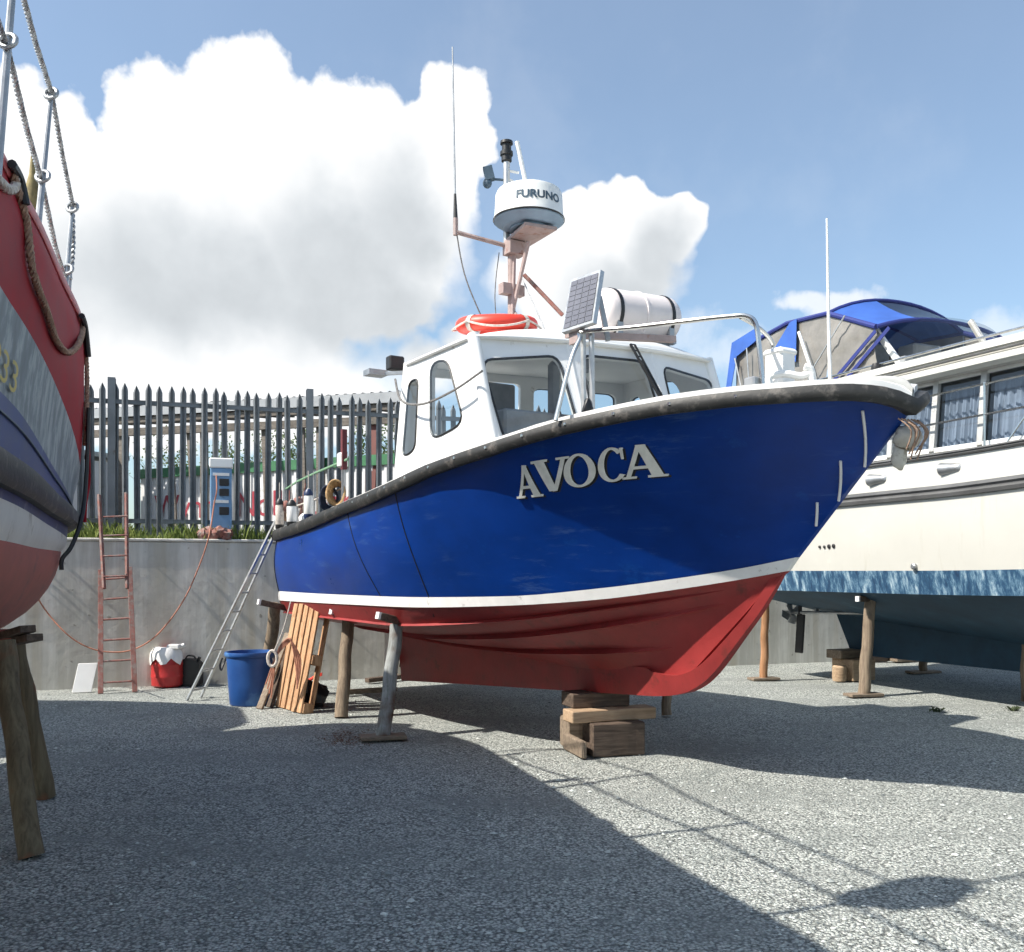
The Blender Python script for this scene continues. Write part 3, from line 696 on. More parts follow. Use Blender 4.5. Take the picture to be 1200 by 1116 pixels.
# black rubbing rail all round
rail_path = lambda sgn: [(lambda q: (q[0], sgn*q[1], q[2]))(L_sheer(t)) for t in TS]
m = MB(); prof = [(-.05,-.075),(.045,-.085),(.075,-.05),(.078,.0),(.06,.045),(-.02,.06),(-.09,.055)]
full = rail_path(-1)+rail_path(1)[::-1][1:]
rows = []
for i, q in enumerate(full):
    a = full[max(0, i-1)]; b = full[min(len(full)-1, i+1)]; d = V((b[0]-a[0], b[1]-a[1], 0)).normalized(); n_ = V((d.y, -d.x, 0))
    k = 1.02-.30*min(1, q[0]/6)
    rows.append([B(q[0]+n_.x*p[0]*k, q[1]+n_.y*p[0]*k, q[2]+p[1]*k+.006*mnoise.noise(V((q[0]*3, q[1]*3, p[1]*8)))) for p in prof])
m.grid(rows, closed=True); q0 = full[0]; 
m.tube([B(0, -q0[1], q0[2]), B(0, q0[1], q0[2])], .07, 8)
rr_ = m.build('rub_rail', M['rubber'], boat, smooth=True, angle=50)
m = MB()
for t in [.06+.045*i for i in range(20)]:
    x, y, z = L_sheer(t); m.lathe(B(x, -y-.056, z+.0), [(.012,0),(.010,.01)], 8, ax=-PT)
m.build('rail_bolt', M['steel'], boat)
# foredeck, bulwark inside and cockpit sole
m = MB(); rows = []
for t in TS:
    x, y, z = L_sheer(t); y = max(.012, y-.06); rise = .06*max(0, min(1, (t-.4)/.2))
    dz = -.28 if t < .40 else .05
    rows.append([B(x, s_*y*1.0, z+dz+(rise*(1-s_*s_))) for s_ in (-1,-.75,-.5,-.25,0,.25,.5,.75,1)])
m.grid(rows); m.build('deck', M['deck'], boat, smooth=True, angle=60)
m = MB()
for sgn in (-1, 1):
    rows = []
    for t in TS:
        x, y, z = L_sheer(t); y1 = max(.012, y-.03)
        rows.append([B(x, sgn*max(.010, y-.11), z-.3 if t < .45 else z), B(x, sgn*max(.011, y-.10), z+.075), B(x, sgn*y1, z+.075), B(x, sgn*y1, z)])
    m.grid(rows)
m.build('gunwale', M['white_paint'], boat, smooth=True, angle=40)

# bow: pale strips down the stem, fender bag under the stem head
for (pa, pb) in (((1013,478),(1014,556)),((984,540),(985,586)),((959,592),(958,614))):
    pass
def stem_pt(z, off): x = interp(stem_tab, z); return x, off
def side_pixel(px, py):
    best = None
    for i in range(161):
        t = .80+.2*i/160
        for k in range(41):
            f = k/40; x, y, z = topside(t, f); p = B(x, -y, z); e = (CX+F*p.x/p.y-px)**2+(HY-F*(p.z-CH)/p.y-py)**2
            if best is None or e < best[0]: best = (e, t, f)
    return best
for (a_, b2_) in (((1012,482),(1011,548)),((984,538),(983,585)),((958,590),(957,615))):
    m = MB(); pa = []; e0_, ta, fa = side_pixel(*a_); e1_, tb, fb_ = side_pixel(*b2_)
    for k in range(9):
        x, y, z = topside(lerp(ta, tb, k/8), lerp(fa, fb_, k/8)); pa.append(B(x+.008, -y-.008, z))
    m.tube(pa, .009, 6); m.build('stem_strip', M['stripe_white'], boat, smooth=True)
m = MB(); m.ball(B(8.17, .06, 2.36), .085, .065, .075, 16, 10, jit=.4); m.ball(B(8.12, .05, 2.25), .05, .04, .08, 12, 8, jit=.4); m.build('bow_fender', M['cream'], boat, smooth=True, angle=180)
m = MB()
for k in range(7): m.tube(catmull([B(8.22, -.10+.03*k, 2.46), B(8.28+.02*math.sin(k*2), -.06+.03*k, 2.38), B(8.22, -.02+.02*k, 2.28-.03*(k % 3))], 4), .005, 5)
m.build('fender_lashing', M['rope_tan'], boat)

# name letters laid on the flare ------------------------------------------------
def find_tf(px, py):
    best = None
    for i in range(161):
        t = .2+.76*i/160
        for k in range(61):
            f = k/60; x, y, z = topside(t, f); p = B(x, -y, z); e = (CX+F*p.x/p.y-px)**2+(HY-F*(p.z-CH)/p.y-py)**2
            if best is None or e < best[0]: best = (e, t, f)
    return best[1:]
def stroke(p0, p1, w0, w1=None, n=6):
    "horizontal-width stroke as a strip of quads"
    w1 = w0 if w1 is None else w1; rows = []
    for k in range(n+1):
        s = k/n; c = (lerp(p0[0], p1[0], s), lerp(p0[1], p1[1], s)); w_ = lerp(w0, w1, s); rows.append([(c[0]-w_/2, c[1]), (c[0]+w_/2, c[1])])
    return rows
def bar(x0, x1, y0, y1, n=5): return [[(lerp(x0, x1, k/n), y0), (lerp(x0, x1, k/n), y1)] for k in range(n+1)]
def arc(cx, cy, rx, ry, tx, ty, a0, a1, n=26):
    out = []
    for k in range(n+1):
        a = math.radians(lerp(a0, a1, k/n)); out.append([(cx+rx*math.cos(a), cy+ry*math.sin(a)), (cx+(rx-tx)*math.cos(a), cy+(ry-ty)*math.sin(a))])
    return out
LET = {'A': [stroke((.12,.05),(.46,.98),.10,.10), stroke((.80,.05),(.50,1.0),.26,.20), bar(.22,.70,.28,.37), bar(-.02,.30,0,.07), bar(.58,1.02,0,.07)],
       'V': [stroke((.20,.95),(.50,.02),.26,.18), stroke((.86,.95),(.54,.0),.10,.10), bar(-.02,.42,.93,1), bar(.68,1.02,.93,1)],
       'O': [arc(.5,.5,.50,.52,.20,.07,0,360,40)],
       'C': [arc(.52,.5,.50,.52,.20,.07,42,318,34), stroke((.90,.62),(.90,.96),.07,.10,3)]}
name_r = None
quads = [('A', (608,585),(650,577),(620,546),(640,543)), ('V', (629,581),(674,573),(624,541),(666,534)), ('O', (666,573),(701,567),(663,535),(697,530)), ('C', (702,567),(739,562),(699,530),(734,524)), ('A', (735,563),(784,557),(728,525),(776,520))]
def tf_pt(t, f, off): x, y, z = topside(t, f); return B(x, -y-off, z)
for ch, bl, br, tl, tr_ in quads:
    if ch == 'A' and bl[0] == 608: bl, br, tl, tr_ = (607,586),(638,582),(603,547),(624,544)
    C_ = [find_tf(*c) for c in (bl, br, tl, tr_)]
    m = MB(); mo = MB()
    for rows in LET[ch]:
        out = []
        for r in rows:
            rr2 = []
            for (u, v) in r:
                t = lerp(lerp(C_[0][0], C_[1][0], u), lerp(C_[2][0], C_[3][0], u), v); f = lerp(lerp(C_[0][1], C_[1][1], u), lerp(C_[2][1], C_[3][1], u), v)
                rr2.append((t, f))
            out.append(rr2)
        # solid strip: front, back and edges
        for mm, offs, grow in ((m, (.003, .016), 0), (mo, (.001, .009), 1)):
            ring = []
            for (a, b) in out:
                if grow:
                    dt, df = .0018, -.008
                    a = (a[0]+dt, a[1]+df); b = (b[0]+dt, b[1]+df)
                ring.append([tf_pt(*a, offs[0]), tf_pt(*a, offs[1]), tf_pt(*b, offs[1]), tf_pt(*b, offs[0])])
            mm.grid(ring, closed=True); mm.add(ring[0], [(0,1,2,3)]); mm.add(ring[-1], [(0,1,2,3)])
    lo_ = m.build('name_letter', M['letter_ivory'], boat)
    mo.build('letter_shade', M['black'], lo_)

# wheelhouse -------------------------------------------------------------
def wall_panel(P00, P10, P11, P01, holes, thick, outline=None):
    "flat-ish panel: corners and hole loops in uv"
    P00, P10, P11, P01 = (V(p) for p in (P00, P10, P11, P01))
    def q(u, v): return P00.lerp(P10, u).lerp(P01.lerp(P11, u), v)
    nrm = (P10-P00).cross(P01-P00).normalized()
    m = MB(); m.prism([q(*p) for p in (outline or [(0,0),(1,0),(1,1),(0,1)])], nrm*thick, [[q(*p) for p in h] for h in holes])
    return m, q, nrm
wz0, wz1 = 2.42, 3.50                                    # wall foot and eaves
wheel = None; whm = MB(); wins = []
def zfoot(x): return T_sheer(x, 1.4)-.05
XA, XF0, XF1 = 3.92, 5.74, 5.36                          # aft bulkhead, front foot, front eaves
yb, ytop = 1.33, 1.27
S_win1 = round_poly([(.10,.20),(.27,.22),(.25,.77),(.12,.80)], .05)
def sidewall(sgn):
    zA, zF = L_sheer(XA/XS)[2]+.02, L_sheer(XF0/XS)[2]+.02
    c = [B(XA, sgn*(yb+.04), zA), B(XF0-.155, sgn*(yb-.05), zF), B(XF1-.155, sgn*ytop, wz1), B(XA+.04, sgn*ytop, wz1)]
    h1 = round_poly([(.075,.245),(.225,.26),(.225,.83),(.085,.83)], .09); h2 = round_poly([(.40,.275),(.76,.30),(.64,.88),(.40,.905)], .12)
    mm, q, n_ = wall_panel(c[0], c[1], c[2], c[3], [h1, h2], .045 if sgn > 0 else -.045)
    return mm, q, n_, [h1, h2], -1 if sgn > 0 else 1
parts = []
for sgn in (-1, 1): parts.append(sidewall(sgn))
def fx(y, z): return lerp(XF0, XF1, (z-2.42)/(wz1-2.42))-.16*(abs(y)/1.3)**2
def front(y0, y1, hole, zt0, zt1):
    zq = 2.44
    c = [B(fx(y0, zq), y0*.962, zq), B(fx(y1, zq), y1*.962, zq), B(fx(y1, wz1), y1*.955, wz1), B(fx(y0, wz1), y0*.955, wz1)]
    mm, q, n_ = wall_panel(*c, [hole], -.045); return mm, q, n_, [hole], 1
fy = 1.33; y1_ = .47
parts.append(front(-fy, -y1_, round_poly([(.13,.13),(.93,.13),(.86,.855),(.04,.79)], .11), 0, 0))
parts.append(front(-y1_, y1_, round_poly([(.08,.13),(.92,.13),(.88,.876),(.12,.876)], .11), 0, 0))
parts.append(front(y1_, fy, round_poly([(.10,.13),(.86,.13),(.96,.79),(.13,.855)], .11), 0, 0))
for mm, *_ in parts: whm.add(mm.v, mm.f)
c = [B(XA, -yb-.04, 2.05), B(XA, yb+.04, 2.05), B(XA+.04, ytop, wz1), B(XA+.04, -ytop, wz1)]
hb = rrect(.54,.40,.94,.90,.04); hb2 = rrect(.06,.06,.48,.92,.03)
mm, qb, nb = wall_panel(*c, [hb, hb2], .04); whm.add(mm.v, mm.f); 
wheel = whm.build('wheelhouse', M['white_paint'], boat, bevel=0)
for (mm, q, n_, holes, s_) in parts+[(mm, qb, nb, [hb], 1)]:
    for h in holes:
        lp = [q(*p) for p in h]; ctr = sum(lp, V())/len(lp)
        m = MB(); m.tube([p+n_*(.0 if s_ else 0) for p in lp], .011, 6, closed=True); fo = m.build('window', M['black'], wheel, smooth=True)
        m = MB(); m.add([p+n_*.012 for p in lp], [tuple(range(len(lp)))]); m.build('pane', M['glass'], fo)
m = MB()
for sgn in (-1, 1):
    m.tube([B(XF0-.165, sgn*(yb-.055), 2.42), B(XF1-.165, sgn*(ytop-.005), 3.49)], .052, 12)
    m.tube([B(XA+.03, sgn*(yb+.02), 2.28), B(XA+.06, sgn*(ytop-.02), 3.49)], .045, 12)
    m.tube([B(fx(y1_, 2.42)-.03, sgn*y1_*.965, 2.42), B(fx(y1_, 3.5)-.03, sgn*y1_*.955, 3.5)], .035, 10)
for k in range(1): pass
whc = m.v, m.f
posts_all = m
# roof: rounded slab with brow
m = MB(); rows = []
for j in range(13):
    v = j/12; yy = lerp(-1, 1, v); row_t = []
    rows.append([])
    for i in range(15):
        u = i/14; x = lerp(XA+.0, XF1+.035-.15*abs(yy)**2, u); edge = max(abs(yy)**4, (abs(2*u-1))**8)
        rows[-1].append(B(x, yy*(1.29-.03*abs(2*u-1)**8), 3.485+.15*(1-.97*abs(yy)**3.2)*(1-.9*abs(2*u-1)**7)))
m.grid(rows)
ring = [(0, i) for i in range(15)]+[(j, 14) for j in range(1, 13)]+[(12, i) for i in range(13, -1, -1)]+[(j, 0) for j in range(11, 0, -1)]
top_ring = [rows[j][i] for j, i in ring]
ctr = sum(top_ring, V())/len(top_ring)
low_ring = []
for p in top_ring: low_ring.append(V((p.x, p.y, 3.46+HEEL*(p-O).dot(PT))))
m.grid([top_ring, low_ring], closed=True); m.tube([(a_+b_)/2 for a_, b_ in zip(top_ring, low_ring)], .014, 10, closed=True)
mid = [p.lerp(V((ctr.x, ctr.y, p.z)), .03) for p in low_ring]; m.grid([low_ring, mid], closed=True); m.add(mid, [tuple(range(len(mid)))])
m.build('roof', M['white_paint'], wheel, smooth=True, angle=60)
for k_ in range(6):
    cp = MB(); n_ = 12 if k_ % 3 < 2 else 10; o_ = sum((24, 24, 20)[i % 3] for i in range(k_)); cp.v = posts_all.v[o_:o_+2*n_]; cp.add([], []); cp.f = [(i, (i+1) % n_, n_+(i+1) % n_, n_+i) for i in range(n_)]; cp.build('corner_post', M['white_paint'], wheel, smooth=True, angle=70)
# interior: console, seat, helmsman post
m = MB(); m.obox(B(5.15, -.2, 2.62), HD, PT, (0,0,1), .35, 1.7, .5); m.build('console', M['grey_inside'], wheel, bevel=.02)
m = MB(); m.tube([B(4.5, -.55, 2.3), B(4.5, -.55, 2.75)], .04, 8); m.obox(B(4.5, -.55, 2.78), HD, PT, (0,0,1), .4, .42, .1); m.obox(B(4.32, -.55, 3.05), HD, PT, (0,0,1), .09, .42, .5); m.build('helm_seat', M['grey_inside'], wheel, bevel=.03)
m = MB(); m.obox(B(4.9, -.1, 3.38), HD, PT, (0,0,1), .3, .3, .12); m.obox(B(5.0, -.35, 3.0), HD, PT, (0,0,1), .07, .12, .75); m.build('overhead_box', M['grey_inside'], wheel, bevel=.03)
m = MB(); m.obox(B(5.35, .62, 2.72), HD, PT, (0,0,1), .12, .3, .2); m.obox(B(5.2, .2, 2.75), HD, PT, (0,0,1), .2, .34, .22); m.build('chart_box', paint('cream_box', (.62,.58,.48), rough=.6), wheel, bevel=.02)
# grab cable drooping along the side
m = MB(); m.tube(catmull([B(3.93,-1.36,3.35), B(4.15,-1.40,3.12), B(4.6,-1.42,3.02), B(5.1,-1.40,3.05), B(5.5,-1.36,3.14)], 8), .010, 6); m.build('grab_line', M['rope_grey'], wheel, smooth=True)
# wipers
for (y0, y1, z0, z1) in ((.18,.40,3.50,3.02),):
    m = MB(); a = B(fx(y0, z0)+.05, y0*.93, z0); b = B(fx(y1, z1)+.05, y1*.93, z1)
    m.tube([a, b], .012, 6); m.tube([a+PT*.05, b+PT*.05+V((0,0,-.02))], .009, 6)
    d = (b-a); 
    for k in range(9): m.tube([a+d*(k/9), a+d*(k/9)+PT*.05], .006, 5)
    m.tube([a+d*.35+V((0,0,.02)), b+d*.35+V((0,0,-.0))], .010, 6); m.build('wiper', M['black'], wheel)
# deck light at the aft corner
m = MB(); m.obox(B(3.80, -1.30, 3.52), HD, PT, (0,0,1), .10, .15, .13); fl = m.build('flood_light', M['black'], wheel, bevel=.012)
m = MB(); m.beam(B(3.95,-1.22,3.42), B(3.78,-1.42,3.42), .03, .03); m.obox(B(3.74,-1.47,3.43), HD, PT, (0,0,1), .14, .18, .05); m.build('light_bracket', M['galv'], fl)

# mast with radar, lights, aerial -------------------------------------------
mx_, my_ = 4.10, -.22
mast = MB(); mast.tube([B(mx_, my_, 3.5), B(mx_, my_, 4.72)], .038, 10)
mast.obox(B(mx_, my_-.0, 4.25), HD, PT, (0,0,1), .09, .24, .10)
mast.tube([B(mx_+.45, my_+.05, 3.6), B(mx_+.02, my_, 4.05), B(mx_+.22, my_+.05, 4.66)], .021, 8)
mast.tube([B(mx_+.05, my_-.02, 4.0), B(mx_+.02, my_+.02, 4.72)], .02, 8)
mo = mast.build('mast', M['pink_frame'], boat, smooth=True, angle=40)
m = MB(); rx_, ry_ = mx_+.18, my_+.08
m.prism([B(rx_-.24, ry_-.13, 4.70), B(rx_+.20, ry_-.17, 4.74), B(rx_+.22, ry_+.17, 4.74), B(rx_-.20, ry_+.13, 4.70)], V((0,0,.03)))
m.obox(B(rx_-.16, ry_-.06, 4.64), HD, PT, (0,0,1), .14, .18, .12); m.build('radar_bracket', M['pink_frame'], mo)
m = MB(); m.lathe(B(rx_, ry_, 4.80), [(.24,0),(.33,.055),(.33,.07)], 40, cap1=False); m.lathe(B(rx_, ry_, 4.78), [(.18,0),(.18,.03)], 20); m.build('radar_base', M['radar_grey'], mo, smooth=True, angle=30)
m = MB(); m.lathe(B(rx_, ry_, 4.868), [(.335,0),(.335,.02),(.325,.045),(.315,.23),(.30,.265),(.26,.285),(.05,.30)], 48); rd = m.build('radar_dome', M['radar_white'], mo, smooth=True, angle=40)
m = MB(); m.lathe(B(rx_, ry_, 4.862), [(.337,0),(.341,.008),(.337,.016)], 48, cap0=False, cap1=False); m.build('radar_gasket', M['black'], mo, smooth=True)
vs, fs = text_polys('FURUNO', .13, .035); wmax = max(v.x for v in vs); m = MB(); cR = B(rx_, ry_, 4.868)
view = math.atan2(-cR.y, -cR.x); ang0 = view+math.radians(-22); arcw = 1.42
m.add([cR+V((math.cos(ang0+(v.x/wmax)*arcw)*(.3285-.055*(.10+v.y*.8-.045)), math.sin(ang0+(v.x/wmax)*arcw)*(.3285-.055*(.10+v.y*.8-.045)), .10+v.y*.78)) for v in vs], fs)
m.build('radar_lettering', M['letter_grey'], mo)
m = MB(); m.tube([B(mx_-.06, my_-.02, 4.68), B(mx_-.06, my_-.02, 5.55)], .033, 10); m.build('light_pole', M['alu'], mo, smooth=True)
m = MB(); c = B(mx_-.06, my_-.02, 5.55); m.lathe(c, [(.035,-.06),(.05,-.05),(.05,.0),(.062,.005),(.062,.04),(.045,.045),(.045,.11),(.062,.115),(.06,.14),(.03,.15)], 16); m.build('mast_light', M['black'], mo, smooth=True, angle=40)
m = MB(); a = B(mx_-.06, my_-.02, 5.32); m.beam(a, a-V((.15,0,-.01)), .02, .02); m.obox(a-V((.17,0,-.06)), (1,0,.25), (0,1,0), (-.25,0,1), .09, .08, .13); m.ball(a-V((.185,0,.03)), .045, .04, .05); m.build('deck_lamp', M['letter_grey'], mo, bevel=.004)
m = MB(); m.tube(catmull([a+V((0,0,.02)), a+V((.16,0,-.06)), a+V((.18,0,-.02))], 5), .012, 6); m.tube([a+V((.19,-.02,-.06)), a+V((.10,-.02,.36))], .022, 8); m.tube([a+V((0,0,-.10)), a+V((.14,0,-.12)), a+V((.17,-.01,-.05))], .012, 6); m.tube([a+V((.02,0,.09)), a+V((.12,0,.07))], .012, 6); m.build('gps_aerial', M['white_paint'], mo, smooth=True)
m = MB(); m.tube(catmull([a+V((.17,0,-.14)), a+V((.15,0,-.25)), a+V((.04,0,-.33))], 6), .009, 6); m.build('aerial_cable', M['black'], mo, smooth=True)
cz = B(mx_, my_, 4.66); le = cz+V((-.53,-.10,.11))
m = MB(); m.tube([cz, le], .022, 8); m.tube([le-V((0,0,.03)), le+V((0,0,.13))], .024, 8); m.build('aerial_arm', M['pink_frame'], mo, smooth=True)
m = MB(); m.tube([le+V((0,0,.12)), le+V((-.005,0,.36))], [.022,.012], 8); m.build('aerial_foot', M['black'], mo, smooth=True)
m = MB(); m.tube([le+V((-.005,0,.35)), le+V((-.03,0,1.75))], [.011,.007], 6); m.build('whip_aerial', M['galv'], mo, smooth=True)
m = MB(); m.tube(catmull([le+V((0,0,.05)), le+V((.1,0,-.45)), le+V((.36,.0,-1.05))], 8), .007, 5); m.tube(catmull([cz+V((-.12,0,-.05)), cz+V((-.16,0,-.5)), cz+V((-.10,0,-1.05))], 8), .005, 5); m.build('cable', M['rope_grey'], mo, smooth=True)
m = MB(); m.tube([cz+V((.12,-.02,-.27)), cz+V((.48,-.12,-.68))], .020, 8); m.build('stay', M['rust_red'], mo, smooth=True)
m = MB(); m.tube([cz+V((.10,-.02,-.30)), cz+V((.36,-.3,-.98))], .006, 5); m.build('stay_wire', M['galv'], mo, smooth=True)

# life raft canister strapped on the roof
cc0 = B(5.0, .10, 3.87); cc1 = B(5.0, .98, 3.87); ax_ = (cc1-cc0).normalized(); ln = (cc1-cc0).length
lr = thing('life_raft', 'pale pinkish life raft canister with dark straps lying on the wheelhouse roof', 'life raft', B(5.0, .5, 3.62))
m = MB(); pr_ = [(.03,-.005),(.13,0),(.185,.025),(.21,.07),(.215,.12)]; prof = pr_+[(.215, ln/2-.012),(.224,ln/2-.01),(.224,ln/2+.01),(.215,ln/2+.012)]+[(r, ln-h) for r, h in reversed(pr_)]
m.lathe(cc0, prof, 32, ax=ax_); m.build('canister', M['canister'], lr, smooth=True, angle=40)
for s in (.16, .84):
    m = MB(); m.lathe(cc0+ax_*(ln*s-.02), [(.219,0),(.221,.005),(.221,.035),(.219,.04)], 32, ax=ax_, cap0=False, cap1=False); m.build('strap', M['black'], lr, smooth=True)
    m = MB(); m.obox(cc0+ax_*(ln*s)+V((0,0,-.15))-HD*-.17, ax_, HD, (0,0,1), .06, .03, .24); m.obox(cc0+ax_*(ln*s)+V((0,0,-.15))-HD*.17, ax_, HD, (0,0,1), .06, .03, .24); m.obox(cc0+ax_*(ln*s)+V((0,0,-.245)), ax_, HD, (0,0,1), .06, .42, .04); m.build('cradle', M['galv'], lr)
# lifebuoy on the roof
lbc = B(4.62, -.70, 3.75)
lb = thing('lifebuoy', 'orange lifebuoy with pale grab rope lying on the wheelhouse roof beside the mast', 'lifebuoy', lbc)
tx = V((1,.1,.03)).normalized(); ty = V((-.1,1,.16)); ty = (ty-tx*ty.dot(tx)).normalized(); tz = tx.cross(ty)
m = MB(); rows = []
for k in range(48):
    a = 2*math.pi*k/48; dr = tx*math.cos(a)+ty*math.sin(a)
    rows.append([lbc+dr*(.29+.075*math.cos(b))+tz*(.068*math.sin(b)) for b in [2*math.pi*j/14 for j in range(14)]])
rows.append(rows[0]); m.grid(rows, closed=True); m.build('ring', M['orange'], lb, smooth=True, angle=180)
for k in range(4):
    a0 = math.radians(-48+90*k); a1 = a0+math.pi/2; pa = []
    for j in range(17):
        a = lerp(a0, a1, j/16); sag = math.sin(math.pi*j/16); pa.append(lbc+(tx*math.cos(a)+ty*math.sin(a))*(.372+.02*sag)+tz*(.015-.055*sag))
    m = MB(); m.tube(pa, .009, 6); m.build('grab_rope', M['rope_white'], lb, smooth=True)
for k in range(4):
    a = math.radians(-48+90*k); dr = tx*math.cos(a)+ty*math.sin(a); td = tx*-math.sin(a)+ty*math.cos(a); m = MB()
    m.grid([[lbc+dr*(.29+.079*math.cos(b))+tz*(.072*math.sin(b))+td*o_ for b in [2*math.pi*j/14 for j in range(14)]] for o_ in (-.025,.025)], closed=True); m.build('band', M['rope_white'], lb, smooth=True)

# pulpit rail, posts, solar panel
def rail(path, r, name='guard_rail', mat='steel', n=8, par=boat): 
    m = MB(); m.tube(catmull(path, n), r, 8); return m.build(name, M[mat], par, smooth=True)
ra = P(651, 493, 6.47); rb = P(668, 425, 6.52); rc = P(684, 389, 6.6); 
rail([ra, rb, P(679, 398, 6.57), rc, P(740, 384, 6.35), P(800, 377, 6.1), P(855, 371, 5.95), P(876, 371, 5.9), P(886, 381, 5.88), P(890, 410, 5.87), P(894, 452, 5.86)], .016)
rail([P(868, 372, 5.93), P(890, 385, 6.1), P(905, 402, 6.2), P(905, 420, 6.2), P(902, 452, 6.2)], .014)
for px in (683, 693):
    m = MB(); m.tube([P(px, 388, 6.62), P(px+1, 484, 6.62)], .020, 8); m.build('rail_post', M['alu'], boat, smooth=True)
m = MB(); m.lathe(P(689, 482, 6.6), [(.03,-.06),(.045,0),(.03,.05),(.012,.09)], 10); m.build('vent', M['black'], boat, smooth=True)
m = MB(); m.beam(P(664, 392, 6.9), P(790, 398, 7.5), .05, .05); m.obox(P(676, 393, 6.7), HD, PT, (0,0,1), .12, .05, .12); m.build('panel_support', M['pink_frame'], boat)
s00 = P(658, 390, 6.75); s10 = P(695, 378, 6.45); s01 = P(669, 328, 6.85); s11 = P(704, 316, 6.55)
nrm = (s10-s00).cross(s01-s00).normalized(); 
if nrm.y > 0: nrm = -nrm
m = MB(); m.prism([s00, s10, s11, s01], -nrm*.035); sp = m.build('solar_panel', M['alu'], boat)
m = MB(); q_ = lambda u, v: s00.lerp(s10, u).lerp(s01.lerp(s11, u), v)
for i in range(4):
    for j in range(9):
        m.prism([q_(.05+.9*(i+.03)/4, .05+.9*(j+.05)/9)+nrm*.002, q_(.05+.9*(i+.97)/4, .05+.9*(j+.05)/9)+nrm*.002, q_(.05+.9*(i+.97)/4, .05+.9*(j+.95)/9)+nrm*.002, q_(.05+.9*(i+.03)/4, .05+.9*(j+.95)/9)+nrm*.002], nrm*.002)
m.build('solar_cells', M['solar'], sp)
m = MB(); m.beam(q_(.9, .55)-nrm*.05, q_(.9, -.12)-nrm*.18, .05, .03); m.build('panel_strut', M['galv'], sp)
# foredeck gear
m = MB(); c = P(914, 452, 6.15); m.obox(c+V((0,0,.10)), HD, PT, (0,0,1), .15, .15, .26); m.obox(c+V((0,0,.21)), HD, PT, (0,0,1), .17, .17, .05); m.build('samson_post', M['white_paint'], boat, bevel=.02)
m = MB(); c = P(928, 452, 5.95)
m.tube(catmull([c+V((-.14,0,.0)), c+V((-.14,0,.055)), c+V((-.05,0,.075)), c+V((.05,0,.06)), c+V((.11,0,.07)), c+V((.13,0,.0))], 6), .024, 8); m.tube(catmull([c+V((.08,0,.12)), c+V((.12,0,.10)), c+V((.14,.02,.02))], 5), .024, 8); m.build('fairlead', M['white_paint'], boat, smooth=True)
m = MB(); m.tube([P(957, 452, 6.3), P(936, 389, 6.4)], .011, 6); m.build('flag_staff', M['white_paint'], boat, smooth=True)
m = MB(); m.tube([P(973, 452, 6.3), P(971, 375, 6.3), P(969, 256, 6.3)], [.014,.011,.007], 8); m.build('fishing_aerial', M['white_paint'], boat, smooth=True)
m = MB(); c = P(883, 452, 5.9); m.obox(c+V((0,0,.02)), HD, PT, (0,0,1), .09, .09, .06); m.build('rail_foot', M['galv'], boat, bevel=.01)
# stern rails and gear
def rp(t, dz, inn=.08): x, y, z = L_sheer(t); return B(x, -(y-inn), z+dz)
sts = []
for t, h in ((.045,.62),(.13,.6),(.22,.58),(.34,.52)):
    m = MB(); m.tube([rp(t, .03), rp(t, h)], .013, 8); m.build('stanchion', M['galv'], boat, smooth=True)
m = MB(); m.tube([rp(.03, .55), rp(.13, .56), rp(.22, .55), rp(.36, .50)], .013, 6); m.build('guard_line', M['rope_green'], boat, smooth=True)
m = MB(); m.tube([rp(.03, .28), rp(.13, .28), rp(.22, .26), rp(.34, .24)], .009, 6); m.build('guard_line', M['rope_white'], boat, smooth=True)
m = MB(); c = rp(.34, .52); m.obox(c, HD, PT, (0,0,1), .10, .09, .15); m.build('stern_light', M['white_paint'], boat, bevel=.015)
m = MB(); m.obox(rp(.345, .62), HD, PT, (0,0,1), .05, .05, .4); m.build('gallows_post', paint('maroon', (.14,.03,.035), rough=.6), boat)
def coil(name, c, r, mat, n=5, label=None):
    m = MB()
    for k in range(n):
        pa = [c+V((math.cos(a)*r*(1-.05*k), .03*k+.02*math.sin(3*a), math.sin(a)*r*1.4*(1-.07*k))) for a in [2*math.pi*j/20 for j in range(20)]]; m.tube(pa, .012, 6, closed=True)
    return m.build(name, M[mat], None, smooth=True)
M['rope_navy'] = paint('rope_navy', (.02,.03,.06), rough=.85, var=.3, scale=25)
M['rope_sand'] = paint('rope_sand', (.42,.27,.13), rough=.85, var=.3, scale=25)
tag(coil('rope_coil', rp(.315, .17, .0), .09, 'rope_navy', 6), 'dark navy rope coil hung on the stern rail next to the wheelhouse', 'rope coil')
tag(coil('rope_coil', rp(.335, .20, .02), .09, 'rope_sand', 6), 'sandy tan rope coil hung on the stern rail next to the wheelhouse', 'rope coil')
def fender(c, h, r, mat, band, label):
    t = thing('fender', label, 'fender', c-V((0,0,h/2)), 'fenders on the stern rail')
    m = MB(); m.lathe(c-V((0,0,h/2)), [(.01,0),(r*.6,.01),(r,.05),(r,h-.06),(r*.6,h-.02),(r*.25,h),(r*.25,h+.03)], 14); m.build('body', M[mat], t, smooth=True)
    m = MB(); m.lathe(c+V((0,0,h/2-.05)), [(r*1.02,0),(r*1.02,.03),(r*.5,.07)], 14); m.build('end_cap', M[band], t, smooth=True); m = MB(); m.lathe(c-V((0,0,h/2)), [(r*.4,-.04),(r*1.02,.01),(r*1.02,.05)], 14); m.build('end_cap', M[band], t, smooth=True); m = MB(); m.tube([c+V((0,0,h/2)), c+V((0,0,h/2+.22))], .006, 5); m.build('lanyard', M['rope_white'], t, smooth=True)
fender(rp(.145, .17, -.02), .28, .055, 'white_paint', 'black', 'white cylinder fender with black end hung on the stern rail')
M['navy'] = paint('navy', (.015,.03,.09), rough=.4)
